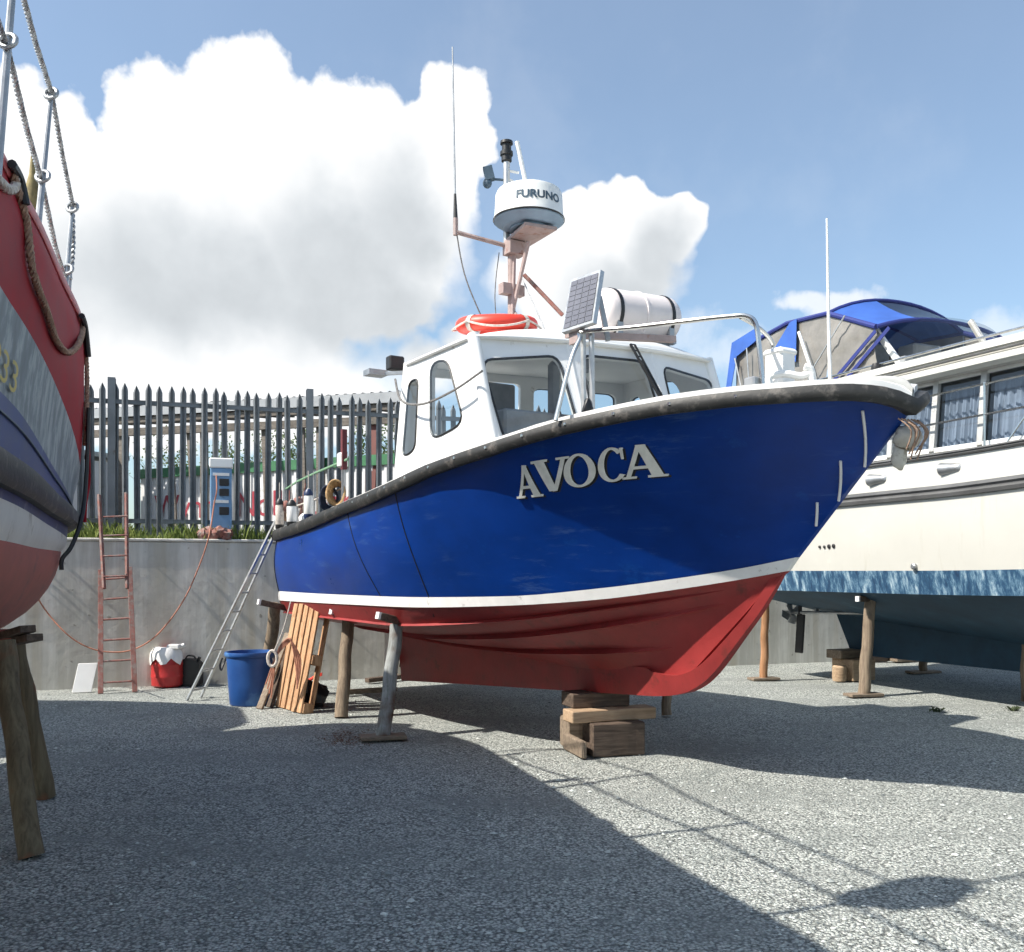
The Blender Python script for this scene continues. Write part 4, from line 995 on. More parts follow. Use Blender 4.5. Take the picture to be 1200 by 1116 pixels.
fender(rp(.235, .19, -.02), .30, .05, 'radar_white', 'navy', 'slim white and navy fender hung nearer the wheelhouse')
fender(rp(.07, .22, -.02), .34, .05, 'rope_white', 'black', 'grubby off white fender nearest the ladder head')
tk = thing('net_marker', 'bundle of white pot markers and brown floats heaped on the stern quarter', 'pot markers', rp(.09, .05, .25))
for k in range(9):
    m = MB(); c = rp(.035+.013*k, .12+.05*(k % 4)+.05*(k % 2), .05+.05*(k % 3)); m.ball(c, .045+.012*(k % 3), .045, .07, 10, 7, jit=.2); m.build('float', [M['white_paint'], M['rope_tan'], M['rope_white'], M['rust_red']][k % 4], tk, smooth=True)
for k in range(6):
    m = MB(); c = rp(.03+.02*k, .05, .1); m.tube([c, c+V((random.uniform(-.08,.08), .05, random.uniform(.3,.55)))], .009, 6); m.build('pole', [M['rope_white'], M['galv'], M['rust_red']][k % 3], tk)
# rudder and propeller
m = MB(); m.prism([B(.70,-.02,.28), B(1.05,-.02,.28), B(1.05,-.02,.78), B(1.05,-.02,.95), B(.72,-.02,.95)], PT*.04); m.build('rudder', M['stripe_white'], boat, bevel=.008)
m = MB(); c = B(1.2, 0, .55); m.lathe(c, [(.02,-.05),(.045,0),(.045,.08),(.02,.1)], 12, ax=HD)
for k in range(4):
    a = k*math.pi/2+.4; d = PT*math.cos(a)+V((0,0,1))*math.sin(a); s_ = d.cross(HD); m.prism([c+d*.03-s_*.03, c+d*.14-s_*.10+HD*.03, c+d*.22+HD*.02, c+d*.15+s_*.09-HD*.03, c+d*.03+s_*.03], HD*.012)
m.build('propeller', paint('bronze', (.22,.12,.06), rough=.45, metal=.8), boat)

# ------------------------------------------------------------------ props and blocks under the blue boat
def prop(base, top, r, mat, label, group, name='timber_prop', foot=None, head=None, n=14):
    base = V(base); top = V(top); t = thing(name, label, 'boat prop', base, group)
    m = MB(); d = (top-base); k = 10; ph = random.random()*9
    pa = [base.lerp(top, i/k)+V((.006*math.sin(i*1.3+ph), .006*math.cos(i*1.9+ph), 0)) for i in range(k+1)]
    m.tube(pa, [r*(1.06-.1*i/k+.02*math.sin(i*2.1+ph)) for i in range(k+1)], n); m.build('pole', M[mat], t, smooth=True, angle=60)
    if foot:
        m = MB(); m.obox(base+V((.0,0,.02)), (1,.25,0), (-.25,1,0), (0,0,1), foot, .2, .035); m.build('foot_board', M['timber_old'], t, bevel=.004)
    if head:
        m = MB(); a = V(head[0]); b = V(head[1]); m.beam(a, b, .06, .07); h = m.build('head_beam', M['timber_dark'], t, bevel=.006)
        m = MB(); dd = (a-b).normalized(); m.beam(a+dd*.002, a+dd*.03, .05, .065); m.build('beam_end', M['stripe_white'], h)
    return t
gp_ = 'poles shoring up the blue fishing boat'
b1 = G(449, 866); t1 = P(465, 732, 8.95); prop(b1, t1, .066, 'pole_paint', 'pole with flaking pale blue grey paint, nearest prop under the blue boat', gp_, foot=.42, head=(P(445, 722, 8.75), P(520, 742, 9.3)))
b2 = G(400, 841); t2 = P(408, 724, 10.2); prop(b2, t2, .068, 'pole_wood', 'bare brown wooden pole standing right of the leaning pallet', gp_, head=(P(390, 717, 10.0), P(450, 733, 10.5)))
b3 = G(310, 812); t3 = P(323, 708, 11.6); prop(b3, t3, .075, 'pole_wood', 'grey brown wooden pole rising behind the blue bin', gp_, head=(P(305, 706, 11.3), P(360, 718, 11.7)))
b4 = G(781, 838); t4 = b4+V((.02,.02,.62)); prop(b4, t4, .05, 'pole_wood', 'short dark pole showing right of the timber block stack', gp_)
b5 = G(404, 838)
def block(name, c, L_, D_, H_, mat, label, yaw, z, group=None, cat='timber block'):
    ax = V((math.cos(yaw), math.sin(yaw), 0)); ay = V((-ax.y, ax.x, 0)); c = V((c[0], c[1], z)); 
    o = bpy.data.meshes.new(name); m = MB(); hx, hy = L_/2, D_/2; nx = 6
    rows = []
    for i in range(nx+1):
        x = lerp(-hx, hx, i/nx); j = lambda: random.uniform(-.003, .003)
        rows.append([V((x, -hy+j(), j())), V((x, hy+j(), j())), V((x, hy+j(), H_+j())), V((x, -hy+j(), H_+j()))])
    m.grid(rows, closed=True); m.add(rows[0], [(0,1,2,3)]); m.add(rows[-1], [(0,1,2,3)])
    ob = m.build(name, M[mat], None, bevel=.008); ob.location = c; ob.rotation_euler = (0, 0, yaw)
    return tag(ob, label, cat, group)
kb = G(695, 888); yw = math.radians(16); ax = V((math.cos(yw), math.sin(yw), 0)); ay = V((-ax.y, ax.x, 0)); gk = 'timber blocks under the keel'
block('timber_block', kb+ax*.235+ay*.13, .47, .26, .275, 'timber_dark', 'dark weathered sleeper block at the bottom front of the keel stack', yw, 0, gk)
block('timber_block', kb+ax*.20+ay*.50, .56, .24, .275, 'timber_old', 'greyer block behind the front one at the bottom of the keel stack', yw, 0, gk)
block('timber_block', kb+ax*-.09+ay*.20, .05, .46, .14, 'timber_old', 'thin grey board on edge closing the left end of the keel stack', yw, 0, gk)
block('timber_beam', kb+ax*.23+ay*.20, .80, .20, .10, 'timber_mid', 'pale tan plank lying across the middle of the keel stack', yw+.09, .278, gk, 'plank')
block('timber_block', kb+ax*.16+ay*.36, .54, .26, .125, 'timber_dark', 'dark short timber on top of the keel stack touching the red keel', yw+.05, .381, gk)
# ------------------------------------------------------------------ yard clutter
# blue bin
bc = G(286, 829)+V((0,.27,0)); bn = thing('plastic_bin', 'open blue plastic tub with rope handles standing left of the leaning pallets', 'tub', bc)
mb_, nt, bb = new_mat('bin_blue'); tcx = N(nt, 'ShaderNodeTexCoord'); nz = N(nt, 'ShaderNodeTexNoise', i_Scale=3.2, i_Detail=6); nt.links.new(tcx.outputs['Object'], nz.inputs[0])
nt.links.new(ramp(nt, nz.outputs[0], [(.35, (.012,.062,.23)), (.58, (.02,.09,.30)), (.66, (.07,.19,.42)), (.8, (.12,.26,.46))]), bb.inputs['Base Color']); bb.inputs['Roughness'].default_value = .45
m = MB(); R1_, R0_ = .285, .235; m.lathe(bc, [(R0_-.01,0),(R0_,.012),(R0_+.022,.25),(R1_-.012,.55),(R1_,.56),(R1_+.012,.585),(R1_+.006,.615),(R1_-.012,.615),(R1_-.02,.55),(R0_-.012,.03)], 36, wob=.012); m.build('tub', mb_, bn, smooth=True, angle=40)
for sx in (-1, 1):
    m = MB(); c = bc+V((sx*.29, -.05, .53)); m.tube(catmull([c+V((0,-.08,.02)), c+V((sx*.03,-.07,-.06)), c+V((sx*.04,0,-.13)), c+V((sx*.03,.07,-.06)), c+V((0,.08,.02))], 5), .011, 6); m.build('handle', M['rope_white'] if sx > 0 else M['black'], bn, smooth=True)
# leaning pallets
def pallet(e0, e1, back, hgt, label, dark=False):
    "front edge e0-e1 on the ground, leaning by 'back' at the top"
    e0, e1, back = V(e0), V(e1), V(back); ed = (e1-e0); wl = ed.length; ed.normalize(); up = (back+V((0,0,hgt))); ln = up.length; up.normalize(); nn = ed.cross(up).normalized()
    if nn.y > 0: nn = -nn
    t = thing('pallet', label, 'pallet', e0, 'pallets leaning against the stern of the blue boat')
    MT = M['timber_old'] if dark else M['timber_pal']
    def pl(u, v, w_, a, c, th): # slat along 'up'
        m = MB(); s = e0+ed*u+up*(v+a/2)-nn*w_; m.obox(s, ed, up, nn, c, a, th); return m
    nS = 5; pw = wl/nS*.72
    for i in range(nS): pl(wl*(i+.5)/nS+random.uniform(-.006,.006), random.uniform(0,.015), .011, ln, pw, .022).build('slat', MT, t, bevel=.003)
    for k in range(3):
        m = MB(); m.obox(e0+ed*wl/2+up*(.06+k*(ln-.12)/2)-nn*.033, ed, up, nn, wl, .10, .022); m.build('crossboard', MT, t, bevel=.003)
        for j in range(3):
            m = MB(); m.obox(e0+ed*(.06+j*(wl-.12)/2)+up*(.06+k*(ln-.12)/2)-nn*.088, ed, up, nn, .11, .12, .085); m.build('block', MT, t, bevel=.004)
    for j in range(3):
        m = MB(); m.obox(e0+ed*(.06+j*(wl-.12)/2)+up*(ln/2)-nn*.142, ed, up, nn, .10, ln, .022); m.build('base_board', MT, t, bevel=.003)
    return t
M['timber_pal'] = wood('timber_pal', (.44,.25,.135), (.62,.40,.24), axis=2)
pallet((-2.72,10.74,0), (-2.30,10.22,0), (.18,.15,0), 1.17, 'orange brown wooden pallet standing on end against the red hull bottom')
# old boards leaning at the left of the pallet with ropes hung over them
for k, (px, tx_, lab) in enumerate(((304, 338, 'weathered grey plank leaning between the blue tub and the pallet'), (316, 348, 'darker brown plank leaning close against the left edge of the pallet'))):
    a = G(px, 831-2*k); bt = P(tx_, 742-12*k, a.y+.32); m = MB(); m.beam(a, bt, .10, .028, up=(-.6,-.8,0)); tag(m.build('leaning_plank', [M['timber_old'], M['timber_dark']][k], None, bevel=.003), lab, 'plank')
m = MB(); c = P(340, 752, 10.2)
for k in range(4): m.tube(catmull([c+V((-.22-.02*k, .05, -.62+.05*k)), c+V((-.14,-.02,-.15)), c+V((-.06+.02*k,-.04,.0)), c+V((.02,-.06,.02)), c+V((.06+.02*k,-.03,-.20)), c+V((.08,-.03,-.36-.05*k))], 6), .009, 6)
tag(m.build('rope_hank', M['rope_orange'], None, smooth=True), 'faded orange rope hank looped over the leaning pallet', 'rope')
m = MB(); c = P(319, 772, 10.15)
m.tube([c+V((.05*math.cos(a), .01, .085*math.sin(a))) for a in [2*math.pi*j/16 for j in range(16)]], .018, 8, closed=True); m.tube(catmull([c+V((.02,0,.08)), c+V((.12,.0,.32)), c+V((.2,0,.62))], 6), .008, 6); tag(m.build('mooring_eye', M['rope_white'], None, smooth=True), 'pale rope eye hanging between the blue tub and pallet', 'rope')
# dark bag and red tool behind the pallet
bg = G(366, 829); m = MB(); m.ball(bg+V((0,.05,.12)), .17, .14, .16, 14, 10, jit=.5); tag(m.build('black_bag', M['black'], None, smooth=True), 'crumpled black bag on the gravel right of the pallet foot', 'bag')
m = MB(); a = G(352, 806); m.tube([a+V((0,0,.03)), a+V((.22,-.02,.16))], .02, 8); m.obox(a+V((.25,-.02,.17)), (1,0,.3), (0,1,0), (0,0,1), .09, .05, .04); tag(m.build('red_tool', M['orange'], None), 'small red handled tool lying behind the pallet', 'tool')
# brown rust stain stays with the ground: scattered leaf litter at the pallet foot
lm = MB()
for i in range(420):
    a = G(random.gauss(408, 17), random.gauss(864, 5)); a.z = gz(a.x, a.y)+.008; d1 = V((random.gauss(0,1), random.gauss(0,1), random.gauss(0,.2))).normalized()*.016; d2 = V((-d1.y, d1.x, 0))*.5; lm.add([a-d1, a+d2, a+d1, a-d2], [(0,1,2,3)])
tag(lm.build('rust_flakes', paint('rust_flakes', (.13,.06,.03), rough=.9, var=.4, scale=50), None, weld=False), 'brown rust flakes scraped onto the gravel before the pallet', 'debris', kind='stuff')

# ladders
def ladder(name, a0, a1, b0, b1, r, mat, n, label, rr=.012, cap=None):
    a0, a1, b0, b1 = (V(p) for p in (a0, a1, b0, b1)); t = thing(name, label, 'ladder', (a0+a1)/2)
    for p, q in ((a0, b0), (a1, b1)):
        m = MB(); m.beam(p, q, r*1.0, r*2.0, up=(a1-a0)); m.build('stile', M[mat], t, bevel=.003)
    for i in range(n):
        s = (i+.5)/n; m = MB(); m.tube([a0.lerp(b0, s), a1.lerp(b1, s)], rr, 8); m.build('rung', M[mat], t, smooth=True)
    return t
lw = lambda px, py: P(px, py, WA.y+((px-CX)/F*WA.y-WA.x)/(WD.x-(px-CX)/F*WD.y)*WD.y-.08)    # point just in front of the wall plane
lt = ladder('wooden_ladder', G(118, 813), G(158, 811), lw(118, 668), lw(152, 665), .032, 'rust_red', 6, 'two section ladder with faded red paint leaning on the concrete wall under the fence', .013)
for p, q in ((P(122, 690, 12.1), lw(116, 580)), (P(149, 690, 12.2), lw(148, 578))):
    m = MB(); m.beam(p, q, .03, .06, up=(0,1,0)); m.build('upper_stile', M['rust_red'], lt, bevel=.003)
for y in (676, 652, 628, 606): m = MB(); m.tube([P(121, y, 12.12), P(149.5, y-1, 12.22)], .012, 8); m.build('upper_rung', M['rust_red'], lt, smooth=True)
l0 = G(219, 821); l1 = G(229, 823)+V((.04,.06,0)); l1 = l0+V((.07,.30,0))
tp = P(331, 594, 11.55); ladder('aluminium_ladder', l0, l1, tp, tp+V((-.03,.30,.0)), .022, 'alu', 10, 'long silver aluminium ladder leaning on the stern of the blue boat', .014)
# white board, red tub with cloth, black can at the wall
a = G(84, 812); b_ = G(107, 811); m = MB(); up_ = V((.02,.14,.36)); m.prism([a, b_, b_+up_, a+up_], WN*-.02); tag(m.build('white_board', M['white_paint'], None, bevel=.004), 'small plain white board leaning on the wall foot left of the red ladder', 'board')
rc_ = G(190, 806)+V((0,.18,0)); rb = thing('red_drum', 'red ribbed plastic drum with white cloth draped on its rim by the wall', 'drum', rc_)
mr = paint('drum_red', (.42,.025,.025), rough=.4, var=.15)
m = MB(); m.lathe(rc_, [(.18,0),(.20,.02),(.205,.12),(.212,.14),(.205,.16),(.205,.28),(.212,.30),(.205,.32),(.20,.40),(.16,.46),(.15,.50)], 28); m.build('drum', mr, rb, smooth=True, angle=40)
m = MB(); rows = []
for i in range(13):
    a = math.radians(150+i*17); rows.append([rc_+V((math.cos(a)*r_, math.sin(a)*r_, z_-.05*math.sin(i*1.9)*k_)) for r_, z_, k_ in ((.10,.535,0),(.165,.53,0),(.215,.45,.3),(.225,.34,1))])
m.grid(rows); m.build('cloth', M['stripe_white'], rb, smooth=True)
m = MB(); m.tube([rc_+V((.12,-.03,.50)), rc_+V((.24,0,.56))], .03, 10); m.obox(rc_+V((.12,-.05,.54)), (1,0,0), (0,1,0), (0,0,1), .16, .16, .06); m.build('lid', M['stripe_white'], rb, bevel=.008)
jc = G(222, 804)+V((0,.12,0)); jr = thing('jerry_can', 'black plastic jerry can between the red drum and the silver ladder', 'jerry can', jc)
m = MB(); m.prism([jc+V((x, -.09, z)) for x, z in round_poly([(-.12,0),(.12,0),(.12,.30),(.04,.36),(-.12,.36)], .03)], V((0,.18,0))); m.build('can', M['black'], jr, bevel=.012)
m = MB(); m.tube([jc+V((.08,0,.33)), jc+V((.10,0,.38))], .022, 10); m.build('cap', M['black'], jr); m = MB(); m.tube(catmull([jc+V((-.10,0,.35)), jc+V((-.06,0,.40)), jc+V((.02,0,.39)), jc+V((.04,0,.35))], 5), .012, 6); m.build('handle', M['black'], jr)
# hose from the pedestal across the wall
m = MB(); m.tube(catmull([V((pp.x-.02, pp.y-.15, WH+.93)), lw(254, 575)-WN*.04, lw(251, 590)+WN*-.1, lw(245, 628)+WN*.06, lw(234, 662)+WN*.05, lw(216, 702)+WN*.05, lw(190, 738)+WN*.05, lw(166, 757)+WN*.05, lw(140, 764)+WN*.05, lw(108, 760)+WN*.05, lw(78, 742)+WN*.05, lw(48, 705)+WN*.08, P(30, 660, 11.0)], 10), .010, 8)
tag(m.build('power_cable', M['rope_orange'], None, smooth=True), 'faded orange power cable looping down the concrete wall from the blue pedestal', 'cable')
# red cloth bundle at the fence foot
m = MB(); c = FO+WD*fpos(252)+V((0,0,WH+.11))+WN*.31
for k in range(5): m.ball(c+V((-.16+.08*k, 0, .03*(k % 2))), .08, .07, .08, 10, 7, jit=.6)
tag(m.build('red_bundle', M['rust_red'], None, smooth=True), 'faded red cloth bundle tucked at the foot of the fence below the pedestal', 'bundle')
# timber lying behind the blue boat on the lit gravel
for k, (x0, y0, x1, y1, w_, mt, lab) in enumerate(((430, 801, 470, 797, .10, 'timber_dark', 'dark timber offcut lying by the wall beyond the props'), (402, 815, 465, 812, .05, 'timber_old', 'thin grey batten lying on gravel behind the bare brown pole'))):
    a = G(x0, y0); b_ = G(x1, y1); m = MB(); m.beam(a+V((0,0,.04)), b_+V((0,0,.05)), w_, .06); tag(m.build('batten', M[mt], None, bevel=.004), lab, 'timber')

# ------------------------------------------------------------------ THE WHITE CRUISER
H2 = V((math.cos(math.radians(-66)), math.sin(math.radians(-66)), 0)); P2 = V((-H2.y, H2.x, 0)); O2 = V((4.82, 14.29, 0))
def C(x, y, z): p = O2+H2*x+P2*y; p.z = z; return p
cru = thing('motor_cruiser', 'white motor cruiser with dark blue bottom and blue canopy propped at the right', 'boat', C(4, 0, 0))
LC = 11.0
bs = [(0,1.52),(.04,1.62),(.12,1.68),(.4,1.72),(.6,1.62),(.78,1.22),(.9,.68),(.96,.32),(1,.02)]
TC = [i/40 for i in range(41)]
def lev(t, z, k, xe, zr=0): return (-.4+t*(xe+.4), max(.02, interp(bs, t)*k), z+zr*max(0, t-.35)**1.6)
def band(l0, l1, n=3, bul=0):
    m = MB()
    for sg in (-1, 1):
        m.grid([[ (lambda a, b: C(lerp(a[0],b[0],j/n), sg*(lerp(a[1],b[1],j/n)+bul*math.sin(math.pi*j/n)), lerp(a[2],b[2],j/n)))(l0(t), l1(t)) for j in range(n+1)] for t in TC])
    a, b = l0(0), l1(0); m.grid([[C(a[0], -a[1], a[2]), C(a[0], a[1], a[2])], [C(b[0], -b[1], b[2]), C(b[0], b[1], b[2])]])
    return m
l_keel = lambda t: (-.1+t*9.3, .10, lerp(.95, .62, min(1, t*2.2))+.5*max(0, t-.75)**1.2*2)
l_ch = lambda t: lev(t, 1.29, .94, 9.9, .35); l_wl = lambda t: lev(t, 1.56, .975, 10.1, .4); l_rub0 = lambda t: lev(t, 2.36, 1.0, 10.7, 1.1); l_rub1 = lambda t: lev(t, 2.50, 1.0, 10.75, 1.1); l_deck = lambda t: lev(t, 2.84, .985, 11, 1.1)
M['gel'] = paint('gel', (.53,.52,.475), rough=.22, var=.03, scale=2, dirt=(.68,.64,.55), dirt_amt=-.06, dirt_scale=2, coat=.3)
add_scuffs(M['gel'], (.40,.37,.29), 1.6, (6,6,.5), .56, .72, .5)
mA, nt, bb = new_mat('antifoul'); tcx = N(nt, 'ShaderNodeTexCoord'); mp = N(nt, 'ShaderNodeMapping'); mp.inputs['Scale'].default_value = (4.5,4.5,.9); mp.inputs['Rotation'].default_value = (.5,.25,0)
nt.links.new(tcx.outputs['Object'], mp.inputs[0]); nz = N(nt, 'ShaderNodeTexNoise', i_Scale=2.6, i_Detail=9, i_Roughness=.75); nt.links.new(mp.outputs[0], nz.inputs[0])
nt.links.new(ramp(nt, nz.outputs[0], [(.36, (.008,.035,.085)), (.47, (.02,.075,.15)), (.55, (.12,.22,.31)), (.66, (.45,.55,.60))]), bb.inputs['Base Color']); bb.inputs['Roughness'].default_value = .7
mB, nt, bb = new_mat('antifoul_dark'); tcx = N(nt, 'ShaderNodeTexCoord'); nz = N(nt, 'ShaderNodeTexNoise', i_Scale=2, i_Detail=9, i_Roughness=.7); nt.links.new(tcx.outputs['Object'], nz.inputs[0])
nt.links.new(ramp(nt, nz.outputs[0], [(.35, (.006,.032,.062)), (.6, (.012,.055,.10)), (.72, (.05,.11,.15))]), bb.inputs['Base Color']); bb.inputs['Roughness'].default_value = .7
band(l_wl, l_rub0, 5, .015).build('hull', M['gel'], cru, smooth=True, angle=40)
band(l_rub1, l_deck, 3).build('topsides', M['gel'], cru, smooth=True, angle=40)
band(l_ch, l_wl, 3).build('boot_band', mA, cru, smooth=True, angle=40)
bm_ = band(l_keel, l_ch, 6, .07); bm_.build('bottom', mB, cru, smooth=True, angle=30)
m = MB(); rows = []
for i in range(24):
    x = lerp(.55, 8.2, i/23); t = (x+.1)/9.3; zt_ = l_keel(t)[2]+.15; zb_ = .34+.02*i/23 if i < 18 else lerp(.355, zt_-.2, (i-17)/6)
    xo = -.35*(1 if i == 0 else 0); rows.append([C(x+xo, -.10, zt_), C(x, -.07, zb_), C(x, .07, zb_), C(x+xo, .10, zt_)])
m.grid(rows, closed=True); m.add(rows[0], [(0,1,2,3)]); m.add(rows[-1], [(0,1,2,3)]); m.build('keel', mB, cru)
def strip(l0, l1, out, name, mat):
    m = MB()
    for sg in (-1, 1):
        m.grid([[(lambda a, b: C(lerp(a[0],b[0],v), sg*(lerp(a[1],b[1],v)+o), lerp(a[2],b[2],v)))(l0(t), l1(t)) for v, o in ((0,-.005),(.03,out*.7),(.3,out),(.45,out*.55),(.55,out*.55),(.7,out),(.97,out*.7),(1,-.005))] for t in TC])
    return m.build(name, mat, cru, smooth=True, angle=40)
M['rub_grey'] = paint('rub_grey', (.10,.10,.10), rough=.5, var=.3, scale=3)
strip(l_rub0, l_rub1, .05, 'rub_rail', M['rub_grey'])
l_t0 = lambda t: lev(t, 2.80, .987, 11, 1.1); l_t1 = lambda t: lev(t, 2.86, .987, 11, 1.1); strip(l_t0, l_t1, .035, 'toe_rail', M['rub_grey'])
m = MB(); rows = [[C(a[0], s_*a[1], a[2]) for s_ in (-1,-.5,0,.5,1)] for a in (l_deck(t) for t in TC)]; m.grid(rows); m.build('deck', M['deck'], cru)
# chine rail line and prop shafts
m = MB(); m.tube([C(-.3, -.55, .93), C(2.6, -.55, 1.02)], .022, 8); m.build('prop_shaft', M['galv'], cru)
m = MB(); m.tube([C(.35, -.55, .93), C(.3, -.5, 1.15)], .03, 8); m.build('shaft_bracket', M['galv'], cru)
m = MB(); m.obox(C(.0, -.55, .62), H2, P2, (.06,0,1), .16, .04, .58); m.tube([C(0, -.55, .9), C(0, -.55, 1.2)], .03, 8); m.build('rudder', M['black'], cru, bevel=.01)
m = MB()
for k in range(4):
    a = k*math.pi/2+.3; d = P2*math.cos(a)+V((0,0,1))*math.sin(a); s_ = d.cross(H2); c = C(-.2, -.55, .93); m.prism([c+d*.02-s_*.03, c+d*.13-s_*.08+H2*.03, c+d*.19, c+d*.13+s_*.08-H2*.03, c+d*.02+s_*.03], H2*.012)
m.build('propeller', M['galv'], cru)
# deck house with curtained windows
ZW0, ZW1, HXA, HXF = 2.90, 3.70, 2.05, 8.2
hs_y = lambda x: interp([(2,1.60),(5,1.55),(7,1.25),(8.3,.85)], x)
def hs(x, z, off=0): return C(x, -(hs_y(x)-.10*(z-ZW0)+off), z)
m = MB()
xsH = [HXA+(HXF-HXA)*i/20 for i in range(21)]
for sg in (-1, 1):
    for z0_, z1_ in ((2.80, ZW0+.03), (ZW1-.03, 3.80)):
        m.grid([[C(x, sg*(hs_y(x)-.10*(z-ZW0)), z) for z in (z0_, z1_)] for x in xsH])
m.grid([[C(HXF, -hs_y(HXF), 2.8), C(HXF, hs_y(HXF), 2.8)], [C(HXF, -hs_y(HXF)+.09, 3.8), C(HXF, hs_y(HXF)-.09, 3.8)]])
m.grid([[C(HXA, -1.6, 2.8), C(HXA, 1.6, 2.8)], [C(HXA, -1.5, 3.8), C(HXA, 1.5, 3.8)]])
m.build('deckhouse', M['gel'], cru)
M['curtain'] = paint('curtain', (.42,.44,.48), rough=.9, var=.2, scale=4)
pil = [HXA, 2.75, 3.36, 3.98, 4.7, 5.5, 6.3, 7.2, HXF]
for sg in (-1, 1):
    for i in range(len(pil)-1):
        x0, x1 = pil[i]+.035, pil[i+1]-.035
        S_ = lambda x, z, o=0: C(x, sg*(hs_y(x)-.10*(z-ZW0)+o), z)
        m = MB()
        for xx in (pil[i], pil[i+1]):
            m.beam(S_(xx, ZW0, .005), S_(xx, ZW1, .005), .07, .05, up=P2)
        m.beam(S_(x0, ZW0+.01, .004), S_(x1, ZW0+.01, .004), .05, .04, up=P2); m.beam(S_(x0, ZW1-.01, .004), S_(x1, ZW1-.01, .004), .05, .04, up=P2)
        wo = m.build('window', M['white_paint'], cru)
        m = MB(); m.grid([[S_(x0, ZW0, -.01), S_(x0, ZW1, -.01)], [S_(x1, ZW0, -.01), S_(x1, ZW1, -.01)]]); m.build('pane', M['dark_glass'] , wo)
        m = MB(); rows = []
        drop = .10
        for k in range(61):
            x = lerp(x0+.01, x1-.01, k/60); wv = .022*math.sin(k*.62+i)+.012*math.sin(k*1.7+i*2)
            rows.append([S_(x, ZW0-.01, -.10+wv), S_(x, ZW0+.3, -.10+wv*1.1), S_(x, ZW1-drop, -.09+wv*.6)])
        m.grid(rows); m.build('curtain', M['curtain'], wo, smooth=True)
m = MB(); rows = []
for x in [1.75+i*.33 for i in range(21)]:
    w_ = hs_y(x)+.14; rows.append([C(x, -w_+.05, 3.70), C(x, -w_, 3.74), C(x, -w_, 3.80), C(x, -w_+.03, 3.82), C(x, -w_+.03, 3.86), C(x, -w_, 3.88), C(x, -w_+.02, 3.96), C(x, -w_+.14, 4.0), C(x, -w_*.5, 4.06), C(x, 0, 4.09), C(x, w_*.5, 4.06), C(x, w_-.14, 4.0), C(x, w_, 3.95), C(x, w_, 3.74), C(x, w_-.05, 3.70)])
m.grid(rows, closed=True); m.add(rows[0], [tuple(range(15))]); m.add(rows[-1], [tuple(range(15))]); rf2 = m.build('roof', M['gel'], cru)
m = MB(); m.tube([C(x, -(hs_y(x)+.145), 3.84) for x in [1.75+i*.33 for i in range(21)]], .014, 6); m.build('roof_moulding', M['rub_grey'], rf2)
m = MB(); m.tube([C(x, -(hs_y(x)-.1), 4.07) for x in [1.2+i*.33 for i in range(20)]], .016, 8); m.build('roof_rail', M['steel'], rf2, smooth=True)
# side deck rails
m = MB()
for z in (3.18, 3.50): m.tube([C(x, -(interp(bs, (x+.4)/11.4)*.985-.03), z+.03*(x-2)/3) for x in [1.2+.4*i for i in range(20)]], .012, 6)
for x in (2.4, 4.1, 5.8, 7.5): y_ = -(interp(bs, (x+.4)/11.4)*.985-.03); m.tube([C(x, y_, 2.85), C(x, y_, 3.54)], .013, 6)
m.build('side_rail', M['steel'], cru, smooth=True)
m = MB(); m.tube([C(4.35, -1.66, 2.86), C(4.9, -1.66, 3.5)], .011, 6); m.build('rail_brace', M['steel'], cru)
# shell ventilators on the upper topsides
for px, py in ((1030, 562), (1116, 549)):
    u = (px-CX)/F; b0 = O2-P2*1.69; x = (u*b0.y-b0.x)/(H2.x-u*H2.y); Yv = (b0+H2*x).y; z = CH+(HY-py)/F*Yv; yv = -1.69
    m = MB(); rows = []
    for k in range(9):
        s = k/8; r_ = lerp(.085, .045, s); rows.append([C(x-.13+.26*s, yv-.002-max(0, math.sin(a))*r_*1.0*(1.0 if s < .98 else .1), z+math.cos(a)*r_*.9) for a in [math.pi*j/10 for j in range(11)]])
    m.grid(rows); m.build('shell_vent', M['galv'], cru, smooth=True, angle=50)
    m = MB(); m.prism([C(x-.128, yv-.004-max(0, math.sin(a))*.07, z+math.cos(a)*.068) for a in [math.pi*j/10 for j in range(11)]], H2*.004); m.build('vent_mouth', M['black'], cru)
# through hull outlets
def cside(px, py):
    u = (px-CX)/F; b0 = O2-P2*1.685; x = (u*b0.y-b0.x)/(H2.x-u*H2.y); p = b0+H2*x; p.z = CH+(HY-py)/F*p.y; return p
for px, py, r_ in ((961,641,.018),(966.5,641,.018),(972,640.5,.027),(977.5,640,.027)):
    m = MB(); c = cside(px, py); m.lathe(c+P2*.03, [(r_,0),(r_,.045),(r_*.6,.05)], 12, ax=-P2); m.build('hull_outlet', M['black'], cru)
m = MB(); c = cside(1072, 664); m.lathe(c+P2*.03, [(.035,0),(.035,.06),(.02,.07)], 12, ax=-P2); m.build('exhaust_outlet', M['galv'], cru)
# windscreen on the roof
def wsz(y): return 4.86-.20*((y-.15)/1.25)**2
wsb = lambda y: C(2.72-.25*(abs(y)/1.15)**3, y, 4.07); wst = lambda y: C(2.25-.30*(max(0, abs(y-.1)-.4)/.9)**2, y*.96, wsz(y))
for ya, yb_ in ((-1.12,.35),(.35,1.1)):
    m = MB()
    for y in (ya, yb_): m.beam(wsb(y), wst(y), .065, .05, up=-P2)
    pr0 = [wst(lerp(ya, yb_, k/8)) for k in range(9)]; pb0 = [wsb(lerp(ya, yb_, k/8)) for k in range(9)]
    m.tube(pb0, .03, 6); wo = m.build('windscreen', M['white_paint'], cru)
    m = MB(); m.grid([pr0, pb0]); m.build('pane', M['vinyl'], wo)
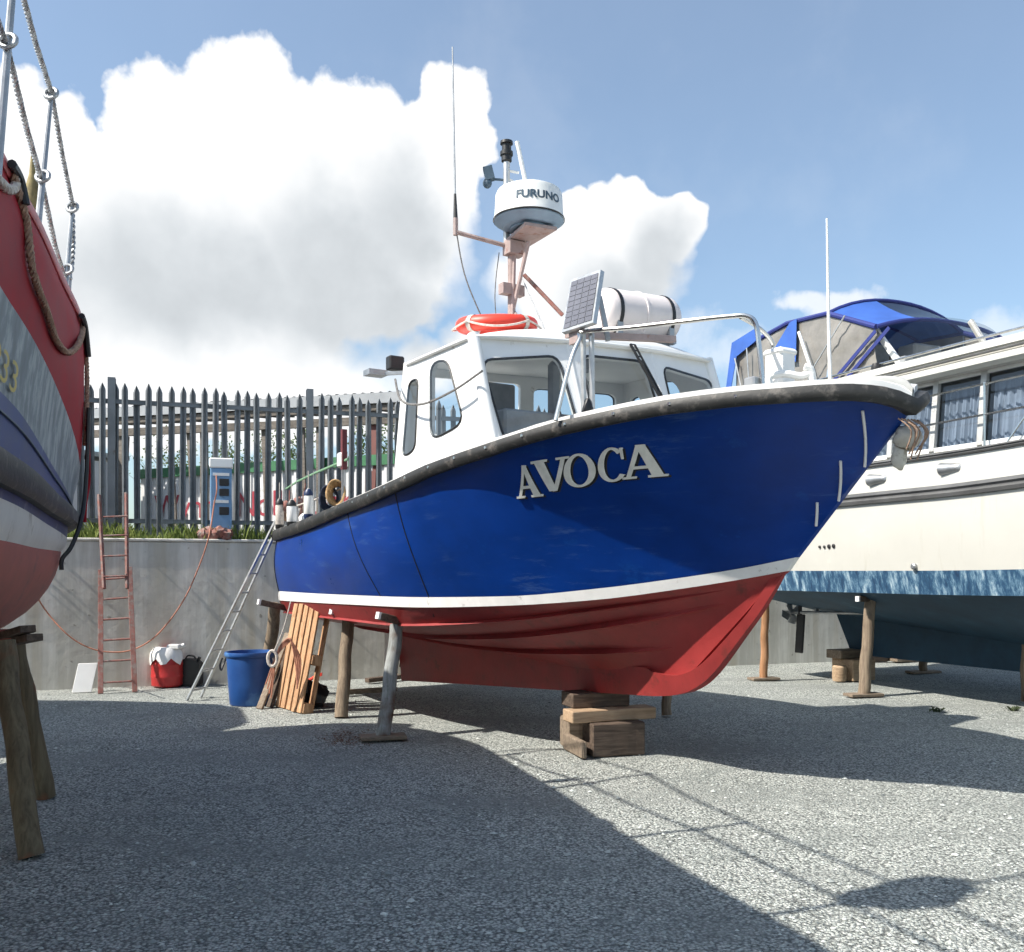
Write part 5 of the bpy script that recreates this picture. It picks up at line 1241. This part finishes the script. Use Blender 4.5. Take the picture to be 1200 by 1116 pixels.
# fly canopy
hoops = [(-.62,4.90,5.10),(.55,5.06,5.26),(1.35,5.00,5.30),(2.20,4.62,4.82)]
HY_ = 1.26
def hoop(x, zs, zc, n=12): return [C(x+(.03 if 0 else 0), lerp(-HY_, HY_, k/n), zs+(zc-zs)*(1-abs(2*k/n-1)**2.2)) for k in range(n+1)]
M['canvas'] = paint('canvas', (.03,.10,.38), rough=.75, var=.15, scale=3, bump=.004, bscale=12)
M['canvas_dk'] = paint('canvas_dk', (.018,.03,.17), rough=.75, var=.15)
cn = None
HPn = [hoop(*h) for h in hoops]
for i in range(3):
    rows = []
    for s in range(7):
        f = s/6; rows.append([HPn[i][k].lerp(HPn[i+1][k], f)-V((0,0,.05*math.sin(math.pi*f)*math.sin(math.pi*k/12))) for k in range(13)])
    m = MB(); m.grid(rows if i < 2 else [r[:5] for r in rows]); pn = m.build('canopy_top', M['canvas'], cru, smooth=True)
    if i == 2:
        m = MB(); m.grid([r[4:] for r in rows]); m.build('canopy_window', M['vinyl'], cru, smooth=True)
    zb_ = 3.2
    for sg in (0, 12):
        m = MB(); rws = []
        for s in range(7):
            f = s/6; p = HPn[i][sg].lerp(HPn[i+1][sg], f); q0_ = p.copy(); q0_.z = zb_ if i < 2 else lerp(3.9, 4.1, f)
            if i == 2 and False: pass
            rws.append([p.lerp(q0_, v)+P2*(.03*math.sin(v*9+s)*math.sin(math.pi*v)) for v in (0,.15,.3,.5,.7,.85,1)])
        m.grid(rws)
        m.build('side_curtain', M['vinyl_tan'] if 'vinyl_tan' in M else M.setdefault('vinyl_tan', (lambda: paint('vinyl_tan', (.22,.205,.185), rough=.3, var=.3, scale=2.5, bump=.03, bscale=4, coat=.3))()) if i < 2 else M['vinyl'], cru, smooth=True)
for i, hp in enumerate(HPn):
    m = MB(); m.tube(hp, .028, 8); m.build('hoop', M['canvas_dk'], cru, smooth=True)
m = MB()
for sg in (0, 12): m.tube([h[sg] for h in HPn], .035, 8)
m.build('eave_binding', M['canvas_dk'], cru, smooth=True)
def cs(px, py, yy):
    u = (px-CX)/F; b0 = O2-P2*yy; x = (u*b0.y-b0.x)/(H2.x-u*H2.y); p = b0+H2*x; p.z = CH+(HY-py)/F*p.y; return p
m = MB()
for (a_, b2_) in (((985,452),(1042,384)),((972,452),(1026,388))): m.beam(cs(*a_, 1.30), cs(*b2_, 1.30), .05, .012, up=P2)
m.build('canopy_strap', M['canvas_dk'], cru)
m = MB(); m.prism([cs(899,424,1.33), cs(933,424,1.33), cs(934,374,1.30), cs(926,378,1.30)], P2*-.008); m.prism([cs(851,456,1.33), cs(857,456,1.33), cs(866,404,1.3), cs(858,402,1.3)], P2*-.008); m.prism([cs(858,402,1.3), cs(861,420,1.31), cs(888,398,1.31), cs(884,386,1.3)], P2*-.008); m.build('canopy_flap', M['canvas'], cru)
m = MB()
for a_, b2_ in (((868,452),(861,420)),((878,452),(875,408)),((955,448),(938,392)),((948,440),(990,370))): m.tube([cs(*a_, 1.36), cs(*b2_, 1.36)], .011, 6)
m.build('canopy_pole', M['alu'], cru, smooth=True)
m = MB(); c = cs(1062, 424, 1.2); m.obox(c, H2, P2, (0,0,1), .09, .14, .12); m.tube([c-V((0,0,.06)), c-V((0,0,.14))], .02, 8); m.build('searchlight', M['grey_inside'], cru, bevel=.015)
m = MB(); c = cs(1027, 437, 1.5); m.obox(c+V((0,0,-.04)), H2, P2, (0,0,1), .16, .16, .14); sb_ = m.build('light_box', M['white_paint'], cru, bevel=.02); m = MB(); m.lathe(c+V((0,0,.03)), [(.06,0),(.065,.02),(.05,.08),(.02,.09)], 14); m.build('nav_light', M['black'], sb_, smooth=True)
m = MB(); m.obox(C(2.0, -.3, 4.3), H2, P2, (0,0,1), .3, .5, .42); m.obox(C(1.4, -.5, 4.4), H2, P2, (0,0,1), .12, .5, .5); m.build('helm_console', M['grey_inside'], cru, bevel=.03)
# port side mirror of the canopy wing: spare dodger
m = MB(); m.grid([[wst(1.1), wst(.95)], [C(2.35, 1.25, 4.08), C(2.4, 1.1, 4.08)]]); m.build('dodger', M['vinyl'], cru)
# props and blocks under the cruiser
gq = 'props under the white cruiser'
prop(G(1012, 816), P(1020, 702, 11.75), .07, 'pole_wood', 'tall bare wooden prop at the near side of the white cruiser', gq, foot=.45, head=(P(1006, 702, 11.6), P(1024, 702, 11.8)))
prop(G(895, 797), P(897, 706, 13.35), .055, 'pole_orange', 'orange brown squared prop under the cruiser stern just behind the red bow', gq, foot=.42)
prop(G(1082, 789), P(1082, 745, 14.3), .06, 'pole_wood', 'short far prop seen under the cruiser keel', gq, foot=.5)
prop(G(1203, 822), P(1203, 700, 11.2), .06, 'pole_wood', 'prop cut by the right edge under the white cruiser', gq)
gc = G(990, 797); yw2 = math.radians(24)
block('timber_block', gc+V((.16,.1,0)), .42, .42, .30, 'timber_mid', 'squared tan block at the bottom under the cruiser keel', yw2, 0, 'blocks under the cruiser keel')
block('timber_block', gc+V((.10,.2,0)), .5, .3, .12, 'timber_old', 'thin block on top of the tan one touching the cruiser keel', yw2, .302, 'blocks under the cruiser keel')
m = MB(); c = gc+V((-.12,-.12,.12)); m.lathe(c-V((0,.0,.12)), [(.09,0),(.10,.04),(.10,.2),(.08,.22)], 14); tag(m.build('log_block', M['timber_mid'], None, smooth=True, angle=40), 'short round log standing against the tan block under the cruiser', 'log')
for k in range(5):
    a = G(1040+34*k, 779); block('concrete_kerb', (a.x, a.y+.6), .42, .25, .13, 'timber_old' if k % 2 else 'timber_dark', 'low timber sleeper lying in the light beyond the cruiser keel', math.radians(20), 0, 'sleepers beyond the cruiser keel', 'sleeper').name = 'sleeper'

# ------------------------------------------------------------------ THE LEFT BOAT
LX, LY0 = -4.25, 8.35
lsh = [(0,.05),(.12,.46),(.35,.76),(.7,.97),(1.08,1.124),(2.07,1.256),(3.0,1.38),(3.75,1.45),(4.6,1.58),(6,1.80),(8,1.65),(9.3,1.2),(10.2,.5),(10.5,.05)]
def lcx(dd): return -4.70+.20*dd
lb_ = thing('lifeboat', 'old double ended lifeboat with red, grey and blue topsides at the left edge', 'boat', (LX, 3, 0))
DS = [0,.05,.12,.2,.3,.42,.55,.7,.88]+[1.08+.2*i for i in range(44)]+[10.0,10.2,10.35,10.45,10.5]
def lpt(d, k, sh_, z): 
    dd = d*(10.5-2*sh_)/10.5+sh_
    return V((lcx(dd)+interp(lsh, d)*k, LY0-dd, z))
def ltrace(tab, lo, far):
    def f(d, k, sh_):
        p = lpt(d, k, sh_, 0); px = CX+F*p.x/max(.5, p.y)
        if px < -40 or p.y < 4: return lo
        z = CH+(HY-interp(tab, px))/F*p.y
        return z
    return f
lv = []   # (k, shift, z-function)
def zc(*tab): return lambda d: interp(list(tab), min(d, 10.5-d if d > 5.25 else d))
lv_s = (1.0, 0, zc((0,3.50),(1.0,3.50),(3.5,3.54),(5.2,3.52)))
lv_m = (1.035, -.03, zc((0,2.95),(1.0,3.10),(3.5,3.25),(5.2,3.25)))
lv_r = (1.02, .03, zc((0,1.95),(.45,2.06),(.8,2.22),(1.2,2.42),(2.0,2.68),(2.9,2.80),(3.6,2.88),(5.2,2.95)))
lv_g = (.985, .12, zc((0,1.9),(.5,1.98),(1.2,2.08),(1.8,2.20),(2.6,2.32),(3.5,2.44),(5.2,2.5)))
lv_b = (.975, .16, zc((0,1.88),(1.0,1.98),(2.0,2.05),(3.5,2.14),(5.2,2.18)))
lv_k = (.965, .18, zc((0,1.80),(1.0,1.88),(2.0,1.92),(3.5,1.98),(5.2,2.02)))
lv_w0 = (.96, .19, zc((0,1.74),(1.0,1.80),(2.0,1.86),(3.5,1.93),(5.2,1.97)))
lv_w1 = (.93, .24, zc((0,1.70),(1.0,1.70),(2.0,1.70),(3.5,1.72),(5.2,1.73)))
def lshell(l0, l1, n, bul=0):
    m = MB()
    for sg in (1, -1):
        rows = []
        for d in DS:
            a = lpt(d, l0[0], l0[1], l0[2](d)); b = lpt(d, l1[0], l1[1], l1[2](d)); r = []
            for j in range(n+1):
                p = a.lerp(b, j/n); p.x += bul*math.sin(math.pi*j/n)*min(1, d*2, (10.5-d)*2)
                if sg < 0: p.x = 2*lcx(LY0-p.y)-p.x
                r.append(p)
            rows.append(r)
        m.grid(rows)
    return m
M['lb_red'] = paint('lb_red', (.27,.005,.012), rough=.62, var=.22, scale=2.5, dirt=(.19,.010,.016), dirt_amt=.04, dirt_scale=4, spec=.2)
M['lb_grey'] = paint('lb_grey', (.20,.235,.25), rough=.6, var=.3, scale=4, dirt=(.38,.41,.41), dirt_amt=.32, dirt_scale=4, stretch=(2,2,.7))
M['lb_blue'] = paint('lb_blue', (.006,.028,.16), rough=.4, var=.25, scale=3, dirt=(.17,.21,.25), dirt_amt=.05, dirt_scale=6)
M['lb_violet'] = paint('lb_violet', (.03,.035,.11), rough=.5, var=.4, scale=4, dirt=(.20,.19,.22), dirt_amt=.12, dirt_scale=5)
M['lb_white'] = paint('lb_white', (.60,.58,.53), rough=.5, var=.1, scale=4, dirt=(.33,.30,.24), dirt_amt=.05, dirt_scale=6, stretch=(1,1,.5))
M['lb_salmon'] = paint('lb_salmon', (.36,.10,.075), rough=.6, var=.2, scale=3, dirt=(.22,.085,.07), dirt_amt=.12, dirt_scale=5)
m = lshell(lv_s, lv_m, 6, .02); m2 = lshell(lv_m, lv_r, 6, .01); m.add(m2.v, m2.f); m.build('bulwark', M['lb_red'], lb_, smooth=True, angle=60)
lshell(lv_r, lv_g, 6, -.005).build('topsides', M['lb_grey'], lb_, smooth=True, angle=60)
lshell(lv_g, lv_b, 3).build('blue_band', M['lb_blue'], lb_, smooth=True, angle=60)
lshell(lv_k, lv_w0, 2).build('lower_band', M['lb_violet'], lb_, smooth=True, angle=60)
lshell(lv_w0, lv_w1, 3, .015).build('white_band', M['lb_white'], lb_, smooth=True, angle=60)
m = MB()
for sg in (1, -1):
    rows = []
    for d in DS:
        a = lpt(d, lv_w1[0], lv_w1[1], lv_w1[2](d)); r = []; lc = lcx(LY0-a.y); hw = a.x-lc; zk = interp([(0,1.35),(.8,1.05),(2.5,.92),(5.2,.90)], min(d, 10.5-d))
        for j in range(11):
            th = math.pi/2*j/10; r.append(V((lc+sg*max(.02, hw*math.cos(th)**.85), a.y-.25*(j/10)*(1 if d < 5.2 else -1)*max(0, 1-min(d, 10.5-d)), lerp(a.z, zk, math.sin(th)**1.15))))
        rows.append(r)
    m.grid(rows)
m.build('bottom', M['lb_salmon'], lb_, smooth=True, angle=60)
m = MB(); rows = []
for d in DS[2:-2]:
    zk = interp([(0,1.35),(.8,1.05),(2.5,.92),(5.2,.90)], min(d, 10.5-d)); y_ = LY0-(d*(10.5-.48)/10.5+.24)-.25*(1 if d < 5.2 else -1)*max(0, 1-min(d, 10.5-d))
    c_ = lcx(LY0-y_); rows.append([V((c_-.07, y_, zk+.05)), V((c_-.06, y_, zk-.28)), V((c_+.06, y_, zk-.28)), V((c_+.07, y_, zk+.05))])
m.grid(rows, closed=True); m.build('keel', M['lb_salmon'], lb_)
def lstrake(l0, l1, out, name, mat):
    m = MB()
    for sg in (1, -1):
        rows = []
        for d in DS:
            a = lpt(d, l0[0], l0[1], l0[2](d)); b = lpt(d, l1[0], l1[1], l1[2](d)); n_ = V((1, .35 if d < 2 else 0, 0)).normalized(); r = []
            for v, o in ((0,-.01),(.0,out*.8),(.2,out),(.8,out),(1,out*.7),(1,-.01)):
                p = a.lerp(b, v)+n_*o*min(1, 4*d+.2)
                if sg < 0: p.x = 2*lcx(LY0-p.y)-p.x
                r.append(p)
            rows.append(r)
        m.grid(rows, closed=True)
    return m.build(name, M[mat], lb_, smooth=True, angle=40)
lstrake(lv_b, lv_k, .075, 'rubbing_strake', 'rubber')
lv_c0 = (1.0, 0, lambda d: lv_s[2](d)+.035); lv_c1 = (1.0, 0, lambda d: lv_s[2](d)-.03)
M['lb_cap'] = paint('lb_cap', (.42,.07,.08), rough=.4, var=.2); lstrake(lv_c0, lv_c1, .03, 'capping', 'lb_cap')
lv_l0 = (.987, .12, lambda d: lerp(lv_g[2](d), lv_b[2](d), .32)+.004); lv_l1 = (.987, .12, lambda d: lerp(lv_g[2](d), lv_b[2](d), .32)-.006); lstrake(lv_l0, lv_l1, .006, 'pin_line', 'letter_grey')
m = MB(); m.grid([[V((2*lcx(d)-lpt(d, .985, 0, 0).x, lpt(d, 1, 0, 0).y, 3.30)), V((lcx(d), lpt(d, 1, 0, 0).y, 3.36)), V((lpt(d, .985, 0, 0).x, lpt(d, 1, 0, 0).y, 3.30))] for d in DS]); m.build('deck', M['deck'], lb_, smooth=True)
m = MB(); m.prism([V((-5.4, 7.3, 3.3)), V((-4.5, 7.3, 3.3)), V((-4.6, 7.3, 4.2)), V((-5.0, 7.3, 4.4)), V((-5.4, 7.3, 4.2))], V((0,.95,0))); m.build('shadow_block', M['canvas_dk'], lb_, bevel=.05)  # unseen block added on the far end to throw shade over the gravel
m = MB(); m.prism([V((LX+.5+x, 4.2, 3.3)) for x in (-.9,.9)]+[V((LX+.5+x, 4.2, 4.1)) for x in (.7,-.7)], V((0,-3.2,0))); m.build('cabin', M['lb_grey'], lb_, bevel=.08)
# registration figures in yellow on the grey
vs, fs = text_polys('833', .30); wmax = max(v.x for v in vs); m = MB()
def lside(dv, zz, off):
    # point on the topsides (between red edge and blue) at distance d and height z
    best = None
    a = lpt(dv, lv_r[0], lv_r[1], lv_r[2](dv)); b = lpt(dv, lv_g[0], lv_g[1], lv_g[2](dv)); p = a.lerp(b, (a.z-zz)/(a.z-b.z)); p.x += off; return p
pts = [lside(3.95-v.x/wmax*.55, lv_g[2](3.95-v.x/wmax*.55)+.04+v.y*.75, .014) for v in vs]
m.add(pts, fs); m.build('registration_figures', paint('fig_yellow', (.50,.40,.12), rough=.6, var=.2), lb_)
# stanchions and twisted guard chains
def twist(path, r, pitch=.05, strands=2, straight=False):
    pa = [V(p) for p in path] if straight else catmull(path, 14); m = MB(); out = [[] for _ in range(strands)]; s = 0; dens = []
    for i in range(len(pa)-1):
        L_ = (pa[i+1]-pa[i]).length; k = max(1, int(L_/(pitch/7)))
        for j in range(k): dens.append((pa[i].lerp(pa[i+1], j/k), (pa[i+1]-pa[i]).normalized(), s+L_*j/k))
        s += L_
    for q in range(strands):
        pts = []
        for p, d, s_ in dens:
            u = d.cross(V((0,1,.3))).normalized(); w_ = d.cross(u); a = 2*math.pi*(s_/pitch+q/strands); pts.append(p+(u*math.cos(a)+w_*math.sin(a))*r*.55)
        m.tube(pts, r*.62, 5)
    return m
def stanchion(base, top, r, rings, label_ring=True):
    m = MB(); m.tube([base, base.lerp(top, .5), top], [r*1.15, r, r*.8], 10); m.ball(top, r*1.5, r*1.5, r*1.5, 10, 8); so_ = m.build('stanchion', M['galv'], lb_, smooth=True)
    for s in rings:
        c = base.lerp(top, s)+V((.01,-.02,0)); d = (top-base).normalized(); m = MB(); m.tube([c+(V((1,0,0))*math.cos(a)+V((0,.35,1)).normalized()*math.sin(a))*.038 for a in [2*math.pi*j/16 for j in range(16)]], .012, 8, closed=True); m.build('ring', M['galv'], so_, smooth=True)
S1b, S1t = P(-14, 330, 4.3), P(17, -40, 4.4); S1m = P(8, 55, 4.4)
S2b, S2t = P(42, 290, 5.55), P(60, 108, 5.75); S2m = P(48, 210, 5.65)
S3b, S3t = P(76, 350, 6.75), P(85, 240, 6.85); S3m = P(75, 323, 6.75)
stanchion(S1b, S1t, .020, [.75]); stanchion(S2b, S2t, .018, [.44, .98]); stanchion(S3b, S3t, .016, [.30, .96])
m = MB(); m.tube([P(80, 360, 6.9), P(84, 297, 6.95)], .013, 8); m.ball(P(84, 296, 6.95), .022, n=10, m=8); m.ball(P(82, 326, 6.92), .018, n=10, m=8); m.build('stanchion', M['galv'], lb_, smooth=True)
S0b = V((-1.72, 2.2, 3.5)); S0t = V((-1.66, 2.2, 4.55))
stanchion(S0b, S0t, .02, [.75])
for nm, pth in (('guard_chain', [S0t, S1t, S1t.lerp(S2t, .5)-V((0,0,.03)), S2t, S2t.lerp(S3t, .5)-V((0,0,.03)), S3t, P(86, 285, 6.9), P(84, 320, 6.9)]), ('guard_chain', [S0b.lerp(S0t, .6), S1m, S1m.lerp(S2m, .5)-V((0,0,.03)), S2m, S2m.lerp(S3m, .6)-V((0,0,.05)), S3m])):
    twist(pth, .015, .075, straight=True).build(nm, M['galv'], lb_, smooth=True, weld=False)
# grab ropes looped along the red side
def lred(px, py, off=.02):
    "point on the red bulwark seen at a pixel"
    best = None
    for i in range(160):
        d = .3+i*.03
        for l0, l1 in ((lv_s, lv_m), (lv_m, lv_r)):
            a = lpt(d, l0[0], l0[1], l0[2](d)); b = lpt(d, l1[0], l1[1], l1[2](d))
            for j in range(11):
                p = a.lerp(b, j/10); e = (CX+F*p.x/p.y-px)**2+(HY-F*(p.z-CH)/p.y-py)**2
                if best is None or e < best[0]: best = (e, p)
    return best[1]+V((off+.02, -off, 0))
m = twist([lred(-30, 190), lred(0, 222), lred(10, 220), lred(14, 205)], .022, .09, 3); m.build('grab_rope', M['rope_white'], lb_, smooth=True, weld=False)
m = twist([lred(12, 200), lred(24, 262), lred(34, 318), lred(47, 368), lred(60, 400), lred(74, 415), lred(86, 404), lred(92, 384), lred(94, 372)], .02, .09, 3); m.build('grab_rope', M['rope_tan'], lb_, smooth=True, weld=False)
m = twist([lred(93, 372), lred(97, 420), lred(100, 470), lred(103, 520), lred(107, 500), lred(108, 470)], .018, .09, 3); m.build('grab_rope', M['rope_tan'], lb_, smooth=True, weld=False)
m = MB(); m.tube(catmull([lred(6, 196, .05), lred(15, 215, .05), lred(22, 245, .05)], 6), .022, 8); m.build('strap', M['black'], lb_, smooth=True); m = MB(); m.tube(catmull([lred(90, 372, .04), lred(95, 385, .05), lred(97, 420, .05)], 6), .022, 8); m.build('strap', M['black'], lb_, smooth=True)
m = MB(); m.tube(catmull([lred(100, 480, .05), P(101, 560, 7.2), P(96, 606, 7.1), P(84, 640, 7.0), P(73, 655, 6.95), P(72, 668, 6.95)], 8), .016, 7); m.build('hanging_rope', M['black'], lb_, smooth=True)
m = MB(); m.tube(catmull([lred(104, 500, .04), P(104, 560, 7.6), P(100, 590, 7.5), P(99, 612, 7.5)], 8), .016, 7); m.build('hanging_rope', M['lb_red'], lb_, smooth=True)
c = P(38, 268, 5.75); m = MB(); m.tube([c-V((0,0,.1)), c+V((0,0,.10))], .03, 8); m.lathe(c+V((0,0,.06)), [(.035,0),(.055,.06),(.05,.15),(.02,.27),(.008,.40)], 10); m.build('furled_flag', paint('flag_tan', (.25,.20,.09), rough=.8, var=.4, scale=20), lb_, smooth=True)
m = MB(); a = lpt(2.3, .9, .24, 1.52); 
for k in range(2):
    p = P(34-12*k, 634+14*k, 6.2-.35*k); q_ = P(22-12*k, 664+10*k, 6.1-.35*k); m.tube([p, p.lerp(q_, .5)+V((.03,0,0)), q_], .018, 7)
m.build('keel_cooler', M['galv'], lb_, smooth=True)
# off frame rail gear whose shadow falls across the yard
m = MB(); m.tube([V((-2.02, 3.0, 3.4)), V((-1.98, 3.0, 5.6))], .02, 8); m.build('dan_pole', M['alu'], lb_)
m = MB(); m.ball(V((-2.0, 3.0, 4.55)), .15, .17, .40, 14, 10, jit=.35); m.build('dan_bag', M['cream'], lb_, smooth=True)
# its props
gl = 'poles shoring up the lifeboat at the left'
prop(G(36, 1004), P(4, 752, 5.35), .062, 'pole_green', 'thick nearest timber pole under the left lifeboat with red stained foot', gl)
prop(G(54, 934), P(18, 752, 6.3), .060, 'pole_green', 'second timber pole under the left lifeboat, farther from the viewer', gl)
m = MB(); a = P(-30, 748, 5.9); m.beam(a, P(20, 747, 5.95), .16, .10); wb = m.build('head_wedge', M['lb_salmon'], None, bevel=.01); tag(wb, 'salmon red timber wedge on the pole heads under the left lifeboat', 'wedge')
for k, (x0, y0, x1, y1) in enumerate(((8, 752, 33, 737), (12, 757, 41, 747))):
    m = MB(); m.beam(P(x0-30, y0+2, 6.1+.2*k), P(x1, y1, 5.75), .10, .045); tag(m.build('packing_board', M['timber_dark'], None, bevel=.004), ['upper dark packing board sticking out under the left lifeboat', 'lower dark packing board sticking out under the left lifeboat'][k], 'board')

# unseen boat hull added past the left edge to shade the yard
ob_ = thing('shadow_boat', 'dark green boat hull added unseen beyond the left edge to shade the yard', 'boat', (-10.5, 8.05, 0))
hb_ = [(0,1.2),(.1,1.6),(.4,1.85),(.7,1.8),(.9,1.45),(.97,.9),(1,.03)]
m = MB(); hx0, hl, hy0, ztp = -14.4, 7.8, 8.05, 4.35
for sg in (-1, 1):
    m.grid([[V((hx0+t*hl*(1-.10*j/6), hy0+sg*max(.02, interp(hb_, t)*math.cos(math.pi/2*j/6)**.6), lerp(ztp+.2*t, 1.2, (j/6)))) for j in range(7)] for t in [i/20 for i in range(21)]])
m.grid([[V((hx0, hy0-1, ztp)), V((hx0, hy0+1, ztp))], [V((hx0, hy0-.4, 1.4)), V((hx0, hy0+.4, 1.4))]])
m.grid([[V((hx0+t*hl, hy0+s_*interp(hb_, t), ztp-.05+.2*t)) for s_ in (-1, 1)] for t in [i/20 for i in range(21)]])
m.build('hull', paint('shadow_boat_green', (.03,.07,.05), rough=.5, var=.2), ob_, smooth=True, angle=40)  # hull of the added unseen boat
m = MB(); m.obox((-10.5, 8.05, .68), (1,0,0), (0,1,0), (0,0,1), 3.6, .2, 1.36); m.build('keel', M['timber_dark'], ob_)  # keel of the added unseen boat

# small weeds pushing through the gravel
for i, (px, py, lab) in enumerate(((1096, 832, 'small weed tuft in the lit strip of gravel below the white cruiser'), (1187, 832, 'small weed tuft in the gravel at the right edge below the cruiser'))):
    c = G(px, py); m = MB(); rnd = random.Random(i)
    for k in range(24):
        a = rnd.random()*6.28; ln = .02+.04*rnd.random(); b0 = c+V((rnd.gauss(0,.03), rnd.gauss(0,.03), gz(c.x, c.y))); d = V((math.cos(a), math.sin(a), 0)); w_ = V((-d.y, d.x, 0))*.007
        m.add([b0-w_, b0+w_, b0+d*ln*.6+V((0,0,ln))+w_, b0+d*ln+V((0,0,ln*.9))], [(0,1,2),(0,2,3)])
    tag(m.build('weed', leaf_mat('weed_leaf', (.03,.045,.02), (.08,.10,.04)), None, weld=False), lab, 'weed', 'weeds in the gravel')
